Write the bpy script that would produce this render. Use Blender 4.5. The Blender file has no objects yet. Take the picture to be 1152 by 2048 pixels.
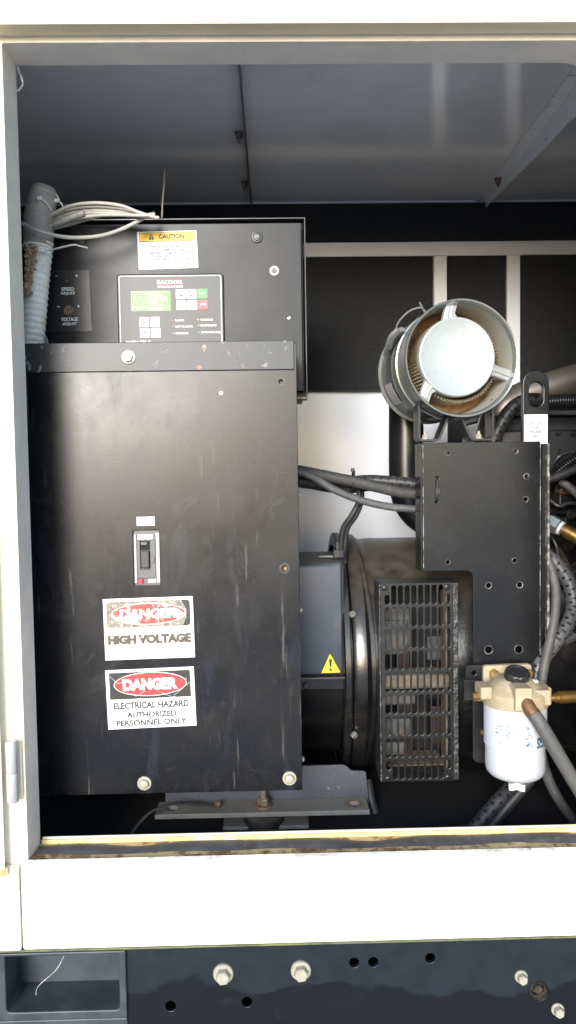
import bpy, bmesh, math, random
from mathutils import Vector, Matrix
random.seed(7)
R = math.radians
sc = bpy.context.scene

# ------------------------------------------------------------------ camera
F_PX, CX, CY = 1479.0, 576.0, 1024.0
CAM_Z = 1.30
YAW, PITCH, ROLL = R(1.0), R(2.75), R(0.85)
fw = Vector((math.sin(YAW) * math.cos(PITCH), math.cos(YAW) * math.cos(PITCH), -math.sin(PITCH)))
r0 = Vector((math.cos(YAW), -math.sin(YAW), 0)); u0 = r0.cross(fw)
rt = r0 * math.cos(ROLL) - u0 * math.sin(ROLL)
up = u0 * math.cos(ROLL) + r0 * math.sin(ROLL)
cam = bpy.data.cameras.new('camera'); camo = bpy.data.objects.new('camera', cam)
sc.collection.objects.link(camo)
cam.sensor_fit = 'VERTICAL'; cam.sensor_height = 36.0; cam.lens = 36.0 * F_PX / 2048.0
cam.clip_start = 0.02; cam.clip_end = 3000
camo.matrix_world = Matrix(((rt.x, up.x, -fw.x, 0), (rt.y, up.y, -fw.y, 0), (rt.z, up.z, -fw.z, CAM_Z), (0, 0, 0, 1)))
sc.camera = camo

# ------------------------------------------------------------------ sky, sun, exposure
SUN_EL, SUN_AZ = R(15.5), R(-165)          # azimuth clockwise from +Y: behind the camera, a little to the left
w = bpy.data.worlds.new('World'); sc.world = w; w.use_nodes = True
nt = w.node_tree
sky = nt.nodes.new('ShaderNodeTexSky'); sky.sky_type = 'NISHITA'; sky.sun_disc = False
sky.sun_elevation = SUN_EL; sky.sun_rotation = SUN_AZ
sky.air_density = 1.0; sky.dust_density = 0.8; sky.ozone_density = 2.0
bg = nt.nodes['Background']; bg.inputs["Strength"].default_value = 0.125
nt.links.new(sky.outputs[0], bg.inputs['Color'])
sl = bpy.data.lights.new('sun', 'SUN'); sl.energy = 1.5; sl.angle = R(23); sl.color = (1, .995, .985)
so = bpy.data.objects.new('sun', sl); sc.collection.objects.link(so)
sd = Vector((math.sin(SUN_AZ) * math.cos(SUN_EL), math.cos(SUN_AZ) * math.cos(SUN_EL), math.sin(SUN_EL)))
so.rotation_euler = sd.to_track_quat('Z', 'Y').to_euler(); so.location = sd * 6
vs = sc.view_settings
vs.view_transform = 'Standard'; vs.look = 'None'; vs.gamma = 1; vs.exposure = 1.68
vs.use_curve_mapping = False
sc.cycles.max_bounces = 10; sc.cycles.diffuse_bounces = 5; sc.cycles.glossy_bounces = 4
sc.cycles.use_denoising = True

# ------------------------------------------------------------------ measuring helpers
def W(px, py, Y):
    d = fw + rt * ((px - CX) / F_PX) - up * ((py - CY) / F_PX)
    t = Y / d.y
    return Vector((d.x * t, Y, CAM_Z + d.z * t))
class PL:
    """an upright plane at depth Y; x()/z() measure along it so that edges stay square"""
    def __init__(s, Y, xm, ym): s.Y, s.xm, s.ym = Y, xm, ym; s.k = Y / F_PX
    def x(s, px): return W(px, s.ym, s.Y).x
    def z(s, py): return W(s.xm, py, s.Y).z
    def p(s, px, py): return (s.x(px), s.z(py))
    def rect(s, x0, y0, x1, y1): return [s.p(x0, y1), s.p(x1, y1), s.p(x1, y0), s.p(x0, y0)]

# ------------------------------------------------------------------ materials
MATS = {}
def M(name, col, rough=.5, metal=0.0, var=0.0, vscale=14, layers=(), bump=None, spec=.5, coat=0, rvar=0.0, dust=None, line=None):
    m = bpy.data.materials.new(name); m.use_nodes = True; MATS[name] = m
    n, l = m.node_tree.nodes, m.node_tree.links
    b = n['Principled BSDF']
    b.inputs['Roughness'].default_value = rough; b.inputs['Metallic'].default_value = metal
    b.inputs['Specular IOR Level'].default_value = spec; b.inputs['Coat Weight'].default_value = coat
    b.inputs['Coat Roughness'].default_value = .12
    tc = n.new('ShaderNodeTexCoord')
    def noise(scale, detail=5, rg=.6, dist=0, vec=None):
        t = n.new('ShaderNodeTexNoise'); t.inputs['Scale'].default_value = scale
        t.inputs['Detail'].default_value = detail; t.inputs['Roughness'].default_value = rg
        t.inputs['Distortion'].default_value = dist
        
        if vec:
            mp_ = n.new('ShaderNodeMapping'); mp_.inputs['Scale'].default_value = vec[:3]
            if len(vec) > 3: mp_.inputs['Rotation'].default_value = (0, vec[3], 0)
            l.new(tc.outputs['Object'], mp_.inputs['Vector']); l.new(mp_.outputs[0], t.inputs['Vector'])
        else: l.new(tc.outputs['Object'], t.inputs['Vector'])
        return t.outputs['Fac']
    def maprange(src, a, bb, c, d):
        t = n.new('ShaderNodeMapRange'); l.new(src, t.inputs['Value'])
        for i, v in zip((1, 2, 3, 4), (a, bb, c, d)): t.inputs[i].default_value = v
        return t.outputs[0]
    def mix(fac, a, bcol):
        t = n.new('ShaderNodeMix'); t.data_type = 'RGBA'
        l.new(fac, t.inputs[0])
        if hasattr(a, 'default_value'): l.new(a, t.inputs[6])
        else: t.inputs[6].default_value = (*a, 1)
        t.inputs[7].default_value = (*bcol, 1)
        return t.outputs[2]
    cur = tuple(col)
    if var:
        f = maprange(noise(vscale), .3, .7, 0, 1)
        t = n.new('ShaderNodeMix'); t.data_type = 'RGBA'; l.new(f, t.inputs[0])
        t.inputs[6].default_value = (*[c * (1 - var) for c in col], 1)
        t.inputs[7].default_value = (*[min(1, c * (1 + var)) for c in col], 1)
        cur = t.outputs[2]
    rcur = None
    for L in layers:
        c2, s2, lo, hi, op = L[:5]
        f = maprange(noise(s2, 7, .65, L[5] if len(L) > 5 else 0, L[7] if len(L) > 7 else None), lo, hi, 0, op)
        cur = mix(f, cur, c2)
        if len(L) > 6:
            t = n.new('ShaderNodeMix'); l.new(f, t.inputs[0])
            if rcur is None: t.inputs[2].default_value = rough
            else: l.new(rcur, t.inputs[2])
            t.inputs[3].default_value = L[6]; rcur = t.outputs[0]
    if line:      # dried-on dust above a ragged tide line
        c2, z0, soft, amp, sc2, op = line
        sp = n.new('ShaderNodeSeparateXYZ'); l.new(tc.outputs['Object'], sp.inputs[0])
        nz = maprange(noise(sc2, 4, .55), .25, .75, -amp, amp)
        ad = n.new('ShaderNodeMath'); ad.operation = 'ADD'; l.new(sp.outputs[2], ad.inputs[0]); l.new(nz, ad.inputs[1])
        f = maprange(ad.outputs[0], z0, z0 + soft, 0, op)
        f2 = maprange(noise(35, 6, .65), .3, .7, .45, 1.0)
        mu = n.new('ShaderNodeMath'); mu.operation = 'MULTIPLY'; l.new(f, mu.inputs[0]); l.new(f2, mu.inputs[1])
        cur = mix(mu.outputs[0], cur, c2)
    if dust:      # dust that has settled on whatever faces up
        g = n.new('ShaderNodeNewGeometry'); sx = n.new('ShaderNodeSeparateXYZ'); l.new(g.outputs['Normal'], sx.inputs[0])
        f1 = maprange(sx.outputs[2], .25, .85, 0, dust[1])
        f2 = maprange(noise(30), .3, .6, .35, 1)
        mu = n.new('ShaderNodeMath'); mu.operation = 'MULTIPLY'; l.new(f1, mu.inputs[0]); l.new(f2, mu.inputs[1])
        cur = mix(mu.outputs[0], cur, dust[0])
        t = n.new('ShaderNodeMix'); l.new(mu.outputs[0], t.inputs[0])
        if rcur is None: t.inputs[2].default_value = rough
        else: l.new(rcur, t.inputs[2])
        t.inputs[3].default_value = .9; rcur = t.outputs[0]
    if rvar:
        f = maprange(noise(9, 6, .7), .3, .7, -rvar, rvar)
        ad = n.new('ShaderNodeMath'); ad.operation = 'ADD'; ad.use_clamp = True; l.new(f, ad.inputs[0])
        if rcur is None: ad.inputs[1].default_value = rough
        else: l.new(rcur, ad.inputs[1])
        rcur = ad.outputs[0]
    if not isinstance(cur, tuple): l.new(cur, b.inputs['Base Color'])
    else: b.inputs['Base Color'].default_value = (*cur, 1)
    if rcur is not None: l.new(rcur, b.inputs['Roughness'])
    if bump:
        bn = n.new('ShaderNodeBump'); bn.inputs['Strength'].default_value = bump[0]
        bn.inputs['Distance'].default_value = bump[2] if len(bump) > 2 else .001
        l.new(noise(bump[1], 4), bn.inputs['Height']); l.new(bn.outputs[0], b.inputs['Normal'])
    return m

DUSTC = (.13, .108, .08)
M('white_paint', (.80, .79, .75), .38, var=.03, layers=[((.45, .36, .22), 60, .66, .74, .5), ((.32, .2, .1), 260, .74, .77, .6)], bump=(.08, 180))
M('cream_paint', (.72, .65, .50), .4, var=.05, layers=[((.35, .22, .10), 120, .68, .74, .7)], bump=(.08, 180))
M('frame_paint', (.82, .735, .63), .55, var=.06, layers=[((.62, .58, .53), 9, .5, .7, .5), ((.7, .68, .62), 220, .74, .77, .5)], bump=(.08, 220))
M('rust_edge', (.55, .40, .20), .6, var=.2, vscale=60, layers=[((.16, .07, .025), 45, .5, .6, .9)], bump=(.3, 120))
M('worn_tan', (.66, .50, .22), .5, var=.15, vscale=40, layers=[((.22, .10, .04), 70, .6, .68, .8), ((.8, .76, .62), 25, .55, .65, .6)], bump=(.2, 160))
M('ceiling_paint', (.88, .86, .835), .10, var=.04, vscale=5, layers=[((.06, .05, .05), 55, .72, .76, .8, 0, .7), ((.40, .39, .39), 4, .5, .75, .35)], bump=(.05, 5, .01), spec=.55)
M('ceiling_rib_paint', (.85, .83, .80), .35, var=.06, layers=[((.16, .10, .07), 60, .62, .68, .8)], bump=(.1, 150))
M('rib_dirty', (.17, .155, .15), .5, var=.2, vscale=40, layers=[((.10, .05, .03), 50, .52, .62, .8)], bump=(.2, 120))
M('wall_white', (.80, .83, .88), .17, var=.04, vscale=4, layers=[((.4, .38, .34), 90, .7, .76, .5)], bump=(.04, 6, .01), spec=.55)
M('strip_paint', (.84, .86, .90), .42, var=.04, layers=[((.45, .42, .38), 70, .66, .74, .4)], bump=(.08, 150))
M('foam', (.026, .0262, .027), .5, var=.4, vscale=160, bump=(1, 150, .012), layers=[((.09, .089, .089), 200, .58, .68, .6)], spec=.5)
M('black_panel', (.0038, .0048, .0075), .27, var=.2, vscale=10, spec=.40,
  layers=[((.05, .046, .040), 11, .58, .80, .45, 2.2, .45), ((.013, .011, .009), 5, .45, .72, .5, .8, .35), ((.045, .040, .033), 26, .61, .74, .25, 1.6, .42), ((.010, .015, .024), 22, .55, .66, .7, .6, .34, (1, 1, .22)),
          ((.11, .10, .09), 60, .63, .68, .45, .3, .5, (1, 1, .06, .5)), ((.11, .10, .09), 55, .64, .68, .42, .3, .5, (1, 1, .07, -.9)), ((.5, .47, .42), 150, .735, .755, .6), ((.6, .57, .5), 330, .74, .76, .9)],
  bump=(.06, 420), rvar=.05)
M('black_flange', (.022, .024, .027), .42, var=.2, layers=[((.30, .29, .28), 55, .60, .66, .7, .8, .75), ((.42, .25, .15), 22, .70, .74, .8), ((.4, .4, .4), 300, .70, .74, .6)], bump=(.12, 300))
M('black_cabinet', (.0042, .0048, .0064), .36, var=.15, spec=.28, layers=[((.02, .019, .017), 7, .45, .75, .5, .8), ((.3, .3, .28), 420, .755, .77, .7)], bump=(.12, 500), rvar=.04)
ZLINE = W(576, 1985, 1.205).z
M('black_skid', (.0035, .0045, .0065), .33, var=.25, layers=[((.020, .022, .024), 30, .60, .74, .5), ((.5, .47, .42), 300, .765, .785, .8), ((.28, .06, .04), 90, .775, .79, .8)],
  spec=.35, line=((.017, .024, .034), ZLINE, .006, .045, 5.5, .65), bump=(.10, 380))
M('pocket_paint', (.025, .033, .043), .5, var=.2, layers=[((.045, .058, .066), 14, .45, .6, .6)], bump=(.1, 300))
M('black_steel', (.007, .0077, .0092), .32, var=.2, layers=[((.025, .024, .023), 12, .5, .7, .5, .4, .5), ((.4, .36, .3), 260, .755, .775, .7)], bump=(.12, 260), rvar=.05)
M('plate_paint', (.0045, .0052, .007), .26, var=.2, spec=.48, layers=[((.014, .0135, .013), 4, .5, .8, .3, .4, .36), ((.4, .38, .36), 300, .76, .78, .7)], bump=(.10, 420), rvar=.05)
M('steel_edge', (.40, .38, .35), .4, metal=.6, var=.3, vscale=60, layers=[((.05, .04, .035), 60, .45, .55, .9)])
M('alternator_black', (.006, .006, .0068), .22, var=.3, vscale=20, layers=[((.04, .034, .026), 9, .52, .70, .35, .6, .5), ((.3, .25, .18), 180, .73, .77, .5)], bump=(.2, 130, .0012), dust=(DUSTC, .45), spec=.6)
M('alternator_blue', (.055, .063, .085), .34, var=.2, vscale=9, layers=[((.13, .12, .11), 14, .5, .7, .4, .5, .5), ((.5, .47, .42), 260, .755, .775, .7)], bump=(.10, 300), dust=(DUSTC, .6))
M('grille_black', (.009, .0095, .010), .33, var=.3, vscale=50, layers=[((.08, .062, .045), 40, .58, .7, .4), ((.28, .25, .2), 150, .71, .75, .5)], bump=(.3, 220, .001))
M('cast_grey', (.075, .075, .073), .75, var=.35, vscale=50, layers=[((.20, .15, .11), 30, .56, .66, .5)], bump=(.7, 140, .002))
M('cast_tan', (.17, .135, .10), .8, var=.35, vscale=40, layers=[((.12, .08, .055), 35, .5, .62, .6)], bump=(.6, 140, .002))
M('rotor_red', (.025, .010, .008), .5, var=.4, vscale=40)
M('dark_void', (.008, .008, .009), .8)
M('engine_black', (.006, .0063, .0075), .34, var=.3, vscale=20, layers=[((.022, .020, .018), 18, .52, .7, .4)], bump=(.25, 110, .0015), dust=(DUSTC, .35))
M('engine_grey', (.04, .042, .047), .28, var=.2, layers=[((.04, .038, .036), 14, .5, .7, .5)], bump=(.12, 200))
M('foot_steel', (.20, .195, .18), .55, var=.25, vscale=30, layers=[((.05, .03, .02), 45, .62, .7, .6), ((.3, .28, .24), 90, .64, .7, .4)], bump=(.25, 160), dust=(DUSTC, .5))
M('foot_web', (.06, .064, .075), .45, var=.2, layers=[((.35, .33, .29), 80, .64, .70, .5)], bump=(.2, 160))
M('rubber', (.020, .020, .021), .62, var=.3, vscale=30, layers=[((.13, .11, .085), 40, .5, .66, .55)], bump=(.35, 200), dust=(DUSTC, .35))
M('gasket_rubber', (.075, .074, .076), .6, var=.3, vscale=25, layers=[((.22, .18, .13), 45, .58, .7, .6), ((.25, .26, .27), 20, .6, .7, .4)], bump=(.4, 150))
M('hose_dusty', (.075, .073, .07), .6, var=.25, vscale=40, layers=[((.15, .13, .10), 50, .56, .7, .5)], bump=(.3, 160))
M('hose_grey', (.075, .075, .075), .6, var=.25, vscale=40, layers=[((.22, .19, .15), 50, .58, .7, .5)], bump=(.25, 220))
M('hose_black', (.024, .025, .027), .5, var=.25, vscale=40, layers=[((.10, .09, .075), 40, .56, .7, .4)], bump=(.2, 220))
M('loom_grey', (.085, .088, .093), .45, var=.2, vscale=30, layers=[((.16, .14, .12), 60, .6, .7, .4)])
M('braid', (.04, .039, .037), .6, var=.3, vscale=300, bump=(.8, 380, .002), layers=[((.16, .15, .13), 420, .55, .62, .6)])
M('wire_black', (.006, .006, .007), .5)
M('cable_grey', (.40, .37, .32), .5, var=.12, layers=[((.22, .19, .15), 60, .55, .7, .4)])
M('conduit_white', (.76, .75, .70), .45, var=.1, layers=[((.42, .34, .24), 22, .52, .66, .5)])
M('wrap_grey', (.30, .285, .255), .5, var=.15, vscale=25, layers=[((.2, .17, .13), 30, .5, .66, .5)], dust=(DUSTC, .4))
M('nylon_white', (.70, .69, .65), .4)
M('nest_brown', (.38, .25, .14), .9, var=.5, vscale=180, layers=[((.62, .50, .36), 160, .55, .62, .8), ((.12, .05, .02), 200, .58, .64, .8)], bump=(1, 200, .003))
M('web_white', (.55, .52, .47), .9)
M('bolt_zinc', (.46, .45, .40), .38, metal=.75, var=.15, vscale=80, layers=[((.25, .2, .13), 90, .55, .66, .5)], bump=(.15, 300))
M('bolt_pale', (.36, .34, .27), .5, metal=.25, var=.12, vscale=80, layers=[((.36, .26, .15), 90, .58, .68, .6)], bump=(.15, 300))
M('bolt_rust', (.22, .17, .12), .6, metal=.4, var=.3, vscale=80, layers=[((.2, .07, .03), 70, .48, .6, .8)], bump=(.3, 250))
M('plug_dark', (.05, .042, .034), .38, metal=.4, var=.4, vscale=80, layers=[((.16, .09, .05), 60, .55, .66, .6)])
M('bolt_dark', (.035, .033, .03), .4, metal=.5, var=.3, vscale=80)
M('brass', (.50, .30, .10), .32, metal=.9, var=.15, vscale=70, layers=[((.22, .10, .05), 60, .55, .66, .6)])
M('brass_dark', (.24, .13, .06), .45, metal=.7, var=.2, vscale=70)
M('zinc_green', (.38, .42, .40), .3, metal=.8, var=.1)
M('aluminium', (.40, .42, .41), .36, metal=.35, var=.04, layers=[((.28, .29, .285), 150, .56, .64, .4), ((.5, .5, .48), 40, .55, .7, .3)], bump=(.15, 150))
M('canister_metal', (.17, .18, .165), .27, metal=.25, var=.2, vscale=14, layers=[((.26, .24, .19), 9, .52, .7, .4), ((.5, .47, .4), 150, .74, .77, .6)], bump=(.1, 120))
M('canister_inner', (.46, .45, .39), .5, metal=.2, var=.1, layers=[((.26, .22, .15), 14, .5, .7, .6)])
M('filter_paper', (.52, .44, .33), .8, var=.1, layers=[((.32, .20, .09), 30, .5, .65, .6)])
M('filter_rust', (.26, .15, .07), .8, var=.4, vscale=50, layers=[((.45, .28, .11), 60, .55, .64, .7), ((.07, .035, .02), 40, .55, .65, .8)], bump=(.6, 150, .002))
M('filter_white', (.45, .475, .51), .32, var=.02, bump=(.05, 160))
M('head_cream', (.36, .29, .185), .5, var=.1, vscale=40, layers=[((.45, .33, .19), 40, .54, .66, .6), ((.5, .43, .32), 25, .55, .66, .5)], bump=(.7, 120, .002))
M('cap_black', (.02, .02, .02), .4, var=.3, vscale=60)
M('plastic_pale', (.60, .58, .53), .5, var=.08)
M('exhaust_steel', (.26, .235, .205), .42, metal=.75, var=.15, vscale=18, layers=[((.30, .17, .12), 10, .5, .66, .6)], bump=(.25, 140))
M('pipe_black', (.009, .0095, .011), .28, var=.2, bump=(.08, 60))
M('latch_grey', (.24, .235, .23), .45, metal=.4, var=.15)
M('sticker_white', (.80, .79, .77), .45, var=.03)
M('sticker_grey_white', (.66, .66, .64), .5, var=.04)
M('ink_black', (.02, .02, .022), .5)
M('ink_soft', (.018, .018, .02), .55)
M('ink_faded', (.085, .065, .045), .55, var=.3, vscale=60, layers=[((.5, .45, .38), 130, .62, .70, .8)])
M('ink_red', (.62, .035, .04), .42, layers=[((.75, .55, .5), 90, .66, .72, .5)])
M('ink_red_worn', (.60, .05, .04), .45, layers=[((.80, .74, .69), 20, .50, .56, .95, .6), ((.8, .75, .7), 120, .60, .66, .7)])
M('ink_black_worn', (.22, .19, .15), .5, layers=[((.10, .085, .065), 70, .50, .62, .7), ((.75, .72, .66), 150, .55, .62, .8)])
M('ink_black_scuffed', (.025, .023, .02), .4, layers=[((.5, .47, .42), 45, .64, .68, .8, 2.5)])
M('ink_yellow', (.80, .46, .015), .42)
M('tri_yellow', (.80, .58, .03), .4)
M('print_white', (.72, .72, .70), .5)
M('print_blue', (.05, .11, .17), .5, layers=[((.4, .45, .5), 140, .6, .68, .6)])
M('print_red', (.42, .03, .03), .45)
M('facia', (.020, .021, .023), .42, var=.1, bump=(.06, 500))
M('lcd_green', (.13, .36, .07), .35)
M('lcd_ink', (.03, .10, .02), .5)
M('key_white', (.72, .71, .66), .45)
M('key_green', (.03, .52, .05), .4)
M('key_red', (.62, .03, .045), .4)
M('led_red', (.6, .05, .07), .3); M('led_dim', (.25, .05, .05), .3); M('led_amber', (.6, .38, .04), .3); M('led_teal', (.16, .33, .33), .3)
M('breaker_grey', (.10, .10, .098), .45, var=.1); M('breaker_dark', (.03, .03, .03), .35); M('breaker_edge', (.42, .38, .38), .4, var=.1)
M('ground_concrete', (.40, .405, .415), .9, var=.25, vscale=3, bump=(.5, 60, .004), layers=[((.34, .34, .345), 1.2, .45, .65, .6)])
M('moss', (.10, .115, .05), .9, var=.4, vscale=70, layers=[((.19, .21, .055), 12, .52, .64, .7), ((.15, .13, .10), 45, .5, .6, .7)], bump=(.8, 200, .003))
M('zinc_hinge', (.50, .48, .50), .38, metal=.35, var=.06, bump=(.05, 200))
M('rust_patch', (.30, .19, .12), .8, var=.4, vscale=150, layers=[((.45, .40, .34), 120, .5, .6, .7)])

# ------------------------------------------------------------------ object helpers
ROOTS = []
def put(o): sc.collection.objects.link(o); return o
def tag(o, label, cat, group=None, kind=None):
    o['label'] = label; o['category'] = cat
    if group: o['group'] = group
    if kind: o['kind'] = kind
    return o
def thing(name, label, cat, group=None):
    o = put(bpy.data.objects.new(name, None)); o.empty_display_size = .05
    tag(o, label, cat, group); ROOTS.append(o); return o
def mesh_of(bm, smooth=False, ang=40):
    me = bpy.data.meshes.new('mesh')
    bmesh.ops.recalc_face_normals(bm, faces=bm.faces[:])
    for f in bm.faces: f.smooth = smooth
    if smooth:
        for e in bm.edges:
            if len(e.link_faces) == 2 and e.calc_face_angle(0) > R(ang): e.smooth = False
    bm.to_mesh(me); bm.free(); return me
def ob(name, me, mat, parent=None, smooth=False, label=None, cat=None, group=None, kind=None, ang=40, mw=None):
    if isinstance(me, bmesh.types.BMesh): me = mesh_of(me, smooth, ang)
    if mat and not me.materials: me.materials.append(MATS[mat])
    me.name = name
    o = put(bpy.data.objects.new(name, me))
    if mw is not None: o.matrix_basis = mw
    if parent: o.parent = parent
    else: ROOTS.append(o)
    if label: o['label'] = label
    if cat: o['category'] = cat
    if group: o['group'] = group
    if kind: o['kind'] = kind
    return o
def bevel_bm(bm, bev, seg=2):
    if bev > 0:
        bmesh.ops.bevel(bm, geom=bm.edges[:], offset=bev, segments=seg, profile=.5, affect='EDGES', clamp_overlap=True)
def box(x0, x1, y0, y1, z0, z1, bev=0.0015, seg=2, bm=None):
    b = bmesh.new()
    bmesh.ops.create_cube(b, size=1, matrix=Matrix.Translation(((x0 + x1) / 2, (y0 + y1) / 2, (z0 + z1) / 2)) @ Matrix.Diagonal((abs(x1 - x0), abs(y1 - y0), abs(z1 - z0), 1)))
    bevel_bm(b, bev, seg)
    if bm is None: return b
    tmp = bpy.data.meshes.new('t'); b.to_mesh(tmp); b.free(); bm.from_mesh(tmp); bpy.data.meshes.remove(tmp); return bm
def pbox(pl, x0, y0, x1, y1, th, bev=.0015, dy=0, bm=None):
    """box whose front lies on plane pl (+dy), th deep"""
    a, b = pl.p(x0, y1), pl.p(x1, y0)
    return box(a[0], b[0], pl.Y + dy, pl.Y + dy + th, a[1], b[1], bev, 2, bm)
def circle(cx, cz, r, n=24, a0=0, rz=None):
    return [(cx + r * math.cos(a0 + 2 * math.pi * i / n), cz + (rz or r) * math.sin(a0 + 2 * math.pi * i / n)) for i in range(n)]
def rounded(pts, rad, seg=6):
    out = []; n = len(pts)
    for i in range(n):
        r = rad[i] if isinstance(rad, (list, tuple)) else rad
        p, a, b = Vector(pts[i]), Vector(pts[i - 1]), Vector(pts[(i + 1) % n])
        if r <= 0: out.append(tuple(p)); continue
        da, db = (a - p), (b - p)
        r2 = min(r, da.length * .49, db.length * .49)
        p1, p2 = p + da.normalized() * r2, p + db.normalized() * r2
        for k in range(seg + 1):
            t = k / seg
            out.append(tuple(p1 * (1 - t) ** 2 + p * 2 * t * (1 - t) + p2 * t * t))
    return out
def rrect(x0, z0, x1, z1, r): return rounded([(x0, z0), (x1, z0), (x1, z1), (x0, z1)], r)
def curve_mesh(cu):
    o = put(bpy.data.objects.new('tmp', cu))
    dg = bpy.context.evaluated_depsgraph_get(); dg.update()
    me = bpy.data.meshes.new_from_object(o.evaluated_get(dg))
    bpy.data.objects.remove(o); bpy.data.curves.remove(cu); return me
def plate(outline, holes, Y, th, bev=0.0008):
    """sheet with real holes: outline and holes in (X, Z), front face at depth Y"""
    cu = bpy.data.curves.new('c', 'CURVE'); cu.dimensions = '2D'; cu.fill_mode = 'BOTH'
    for pts in [outline] + list(holes):
        s = cu.splines.new('POLY'); s.points.add(len(pts) - 1); s.use_cyclic_u = True
        for i, p in enumerate(pts): s.points[i].co = (p[0], p[1], 0, 1)
    bev = min(bev, th * .45)
    cu.extrude = th / 2 - bev; cu.bevel_depth = bev; cu.bevel_resolution = 1; cu.offset = -bev
    me = curve_mesh(cu)
    for v in me.vertices: x, y, z = v.co; v.co = (x, Y + th / 2 - z, y)
    bm = bmesh.new(); bm.from_mesh(me); bpy.data.meshes.remove(me)
    bmesh.ops.remove_doubles(bm, verts=bm.verts[:], dist=1e-6)
    return bm
def flat(outline, holes, Y, mat, parent, name='print', th=.0003):
    return ob(name, plate(outline, holes, Y - th, th, 0), mat, parent)
def txt_mesh(s, bold=0.0, space=1.0, line=1.0):
    cu = bpy.data.curves.new('t', 'FONT'); cu.body = s; cu.size = 1; cu.align_x = 'CENTER'
    cu.offset = bold; cu.resolution_u = 3; cu.space_character = space; cu.space_line = line
    cu.extrude = .004
    return curve_mesh(cu)
def txt(s, cx, cz, Y, mat, parent, h=None, wd=None, rot=0.0, bold=0.0, name='lettering', space=1.0, line=1.0, flip=False, mirror=False, wrap=None, lift=.0004):
    me = txt_mesh(s, bold, space, line)
    xs = [v.co.x for v in me.vertices]; ys = [v.co.y for v in me.vertices]
    bw, bh = max(xs) - min(xs), max(ys) - min(ys); mx, my = (max(xs) + min(xs)) / 2, (max(ys) + min(ys)) / 2
    sx = wd / bw if wd else h / bh
    sz = h / bh if h else sx
    c, sn = math.cos(rot), math.sin(rot)
    for v in me.vertices:
        a, b = (v.co.x - mx) * sx, (v.co.y - my) * sz
        if mirror: a = -a
        if flip: a, b = -a, -b
        X, Z = a * c - b * sn, a * sn + b * c
        d = lift if v.co.z > 0 else 0
        if wrap:                                   # (axis x, axis y, radius, angle of the text centre)
            th = wrap[3] + X / wrap[2]; rr = wrap[2] + d
            v.co = (wrap[0] + rr * math.sin(th), wrap[1] - rr * math.cos(th), cz + Z)
        else: v.co = (cx + X, Y - d, cz + Z)
    return ob(name, me, mat, parent)
def ptxt(pl, s, x0, y0, x1, y1, mat, parent, dy=0, **kw):
    """text filling a measured box on plane pl"""
    a, b = pl.p(x0, y1), pl.p(x1, y0)
    return txt(s, (a[0] + b[0]) / 2, (a[1] + b[1]) / 2, pl.Y + dy, mat, parent, h=abs(b[1] - a[1]), wd=abs(b[0] - a[0]), **kw)
def frame_of(d):
    d = d.normalized(); a = Vector((0, 0, 1)) if abs(d.z) < .9 else Vector((1, 0, 0))
    u = d.cross(a).normalized(); return u, d.cross(u).normalized()
def lathe(prof, o, d, n=32, bm=None, ang=None, cap=True):
    """prof: (radius, distance along d)"""
    bm = bm or bmesh.new(); d = Vector(d).normalized(); o = Vector(o); u, v = frame_of(d)
    rings = []
    for r, t in prof:
        if r < 1e-6: rings.append([bm.verts.new(o + d * t)]); continue
        rings.append([bm.verts.new(o + d * t + (u * math.cos(2 * math.pi * i / n) + v * math.sin(2 * math.pi * i / n)) * r) for i in range(n)])
    for A, B in zip(rings, rings[1:]):
        for i in range(n):
            j = (i + 1) % n
            if len(A) == 1 and len(B) == 1: continue
            if len(A) == 1: bm.faces.new((A[0], B[i], B[j]))
            elif len(B) == 1: bm.faces.new((A[i], A[j], B[0]))
            else: bm.faces.new((A[i], A[j], B[j], B[i]))
    if cap:
        for ring in (rings[0], rings[-1]):
            if len(ring) > 2: bm.faces.new(ring)
    return bm
def spline(pts, n):
    P = [Vector(p) for p in pts]; out = []
    if len(P) == 2: return [P[0].lerp(P[1], i / n) for i in range(n + 1)]
    Q = [P[0] * 2 - P[1]] + P + [P[-1] * 2 - P[-2]]
    segs = len(P) - 1
    for k in range(n + 1):
        t = k / n * segs; i = min(int(t), segs - 1); f = t - i
        a, b, c, d = Q[i:i + 4]
        out.append(.5 * ((2 * b) + (c - a) * f + (2 * a - 5 * b + 4 * c - d) * f * f + (3 * b - a - 3 * c + d) * f ** 3))
    # even spacing
    L = [0]
    for a, b in zip(out, out[1:]): L.append(L[-1] + (b - a).length)
    res = []; j = 0
    for k in range(n + 1):
        s = L[-1] * k / n
        while j < n - 1 and L[j + 1] < s: j += 1
        f = (s - L[j]) / max(1e-9, L[j + 1] - L[j]); res.append(out[j].lerp(out[j + 1], min(1, max(0, f))))
    return res
def length(pts):
    s = spline(pts, 60); return sum((b - a).length for a, b in zip(s, s[1:]))
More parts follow.
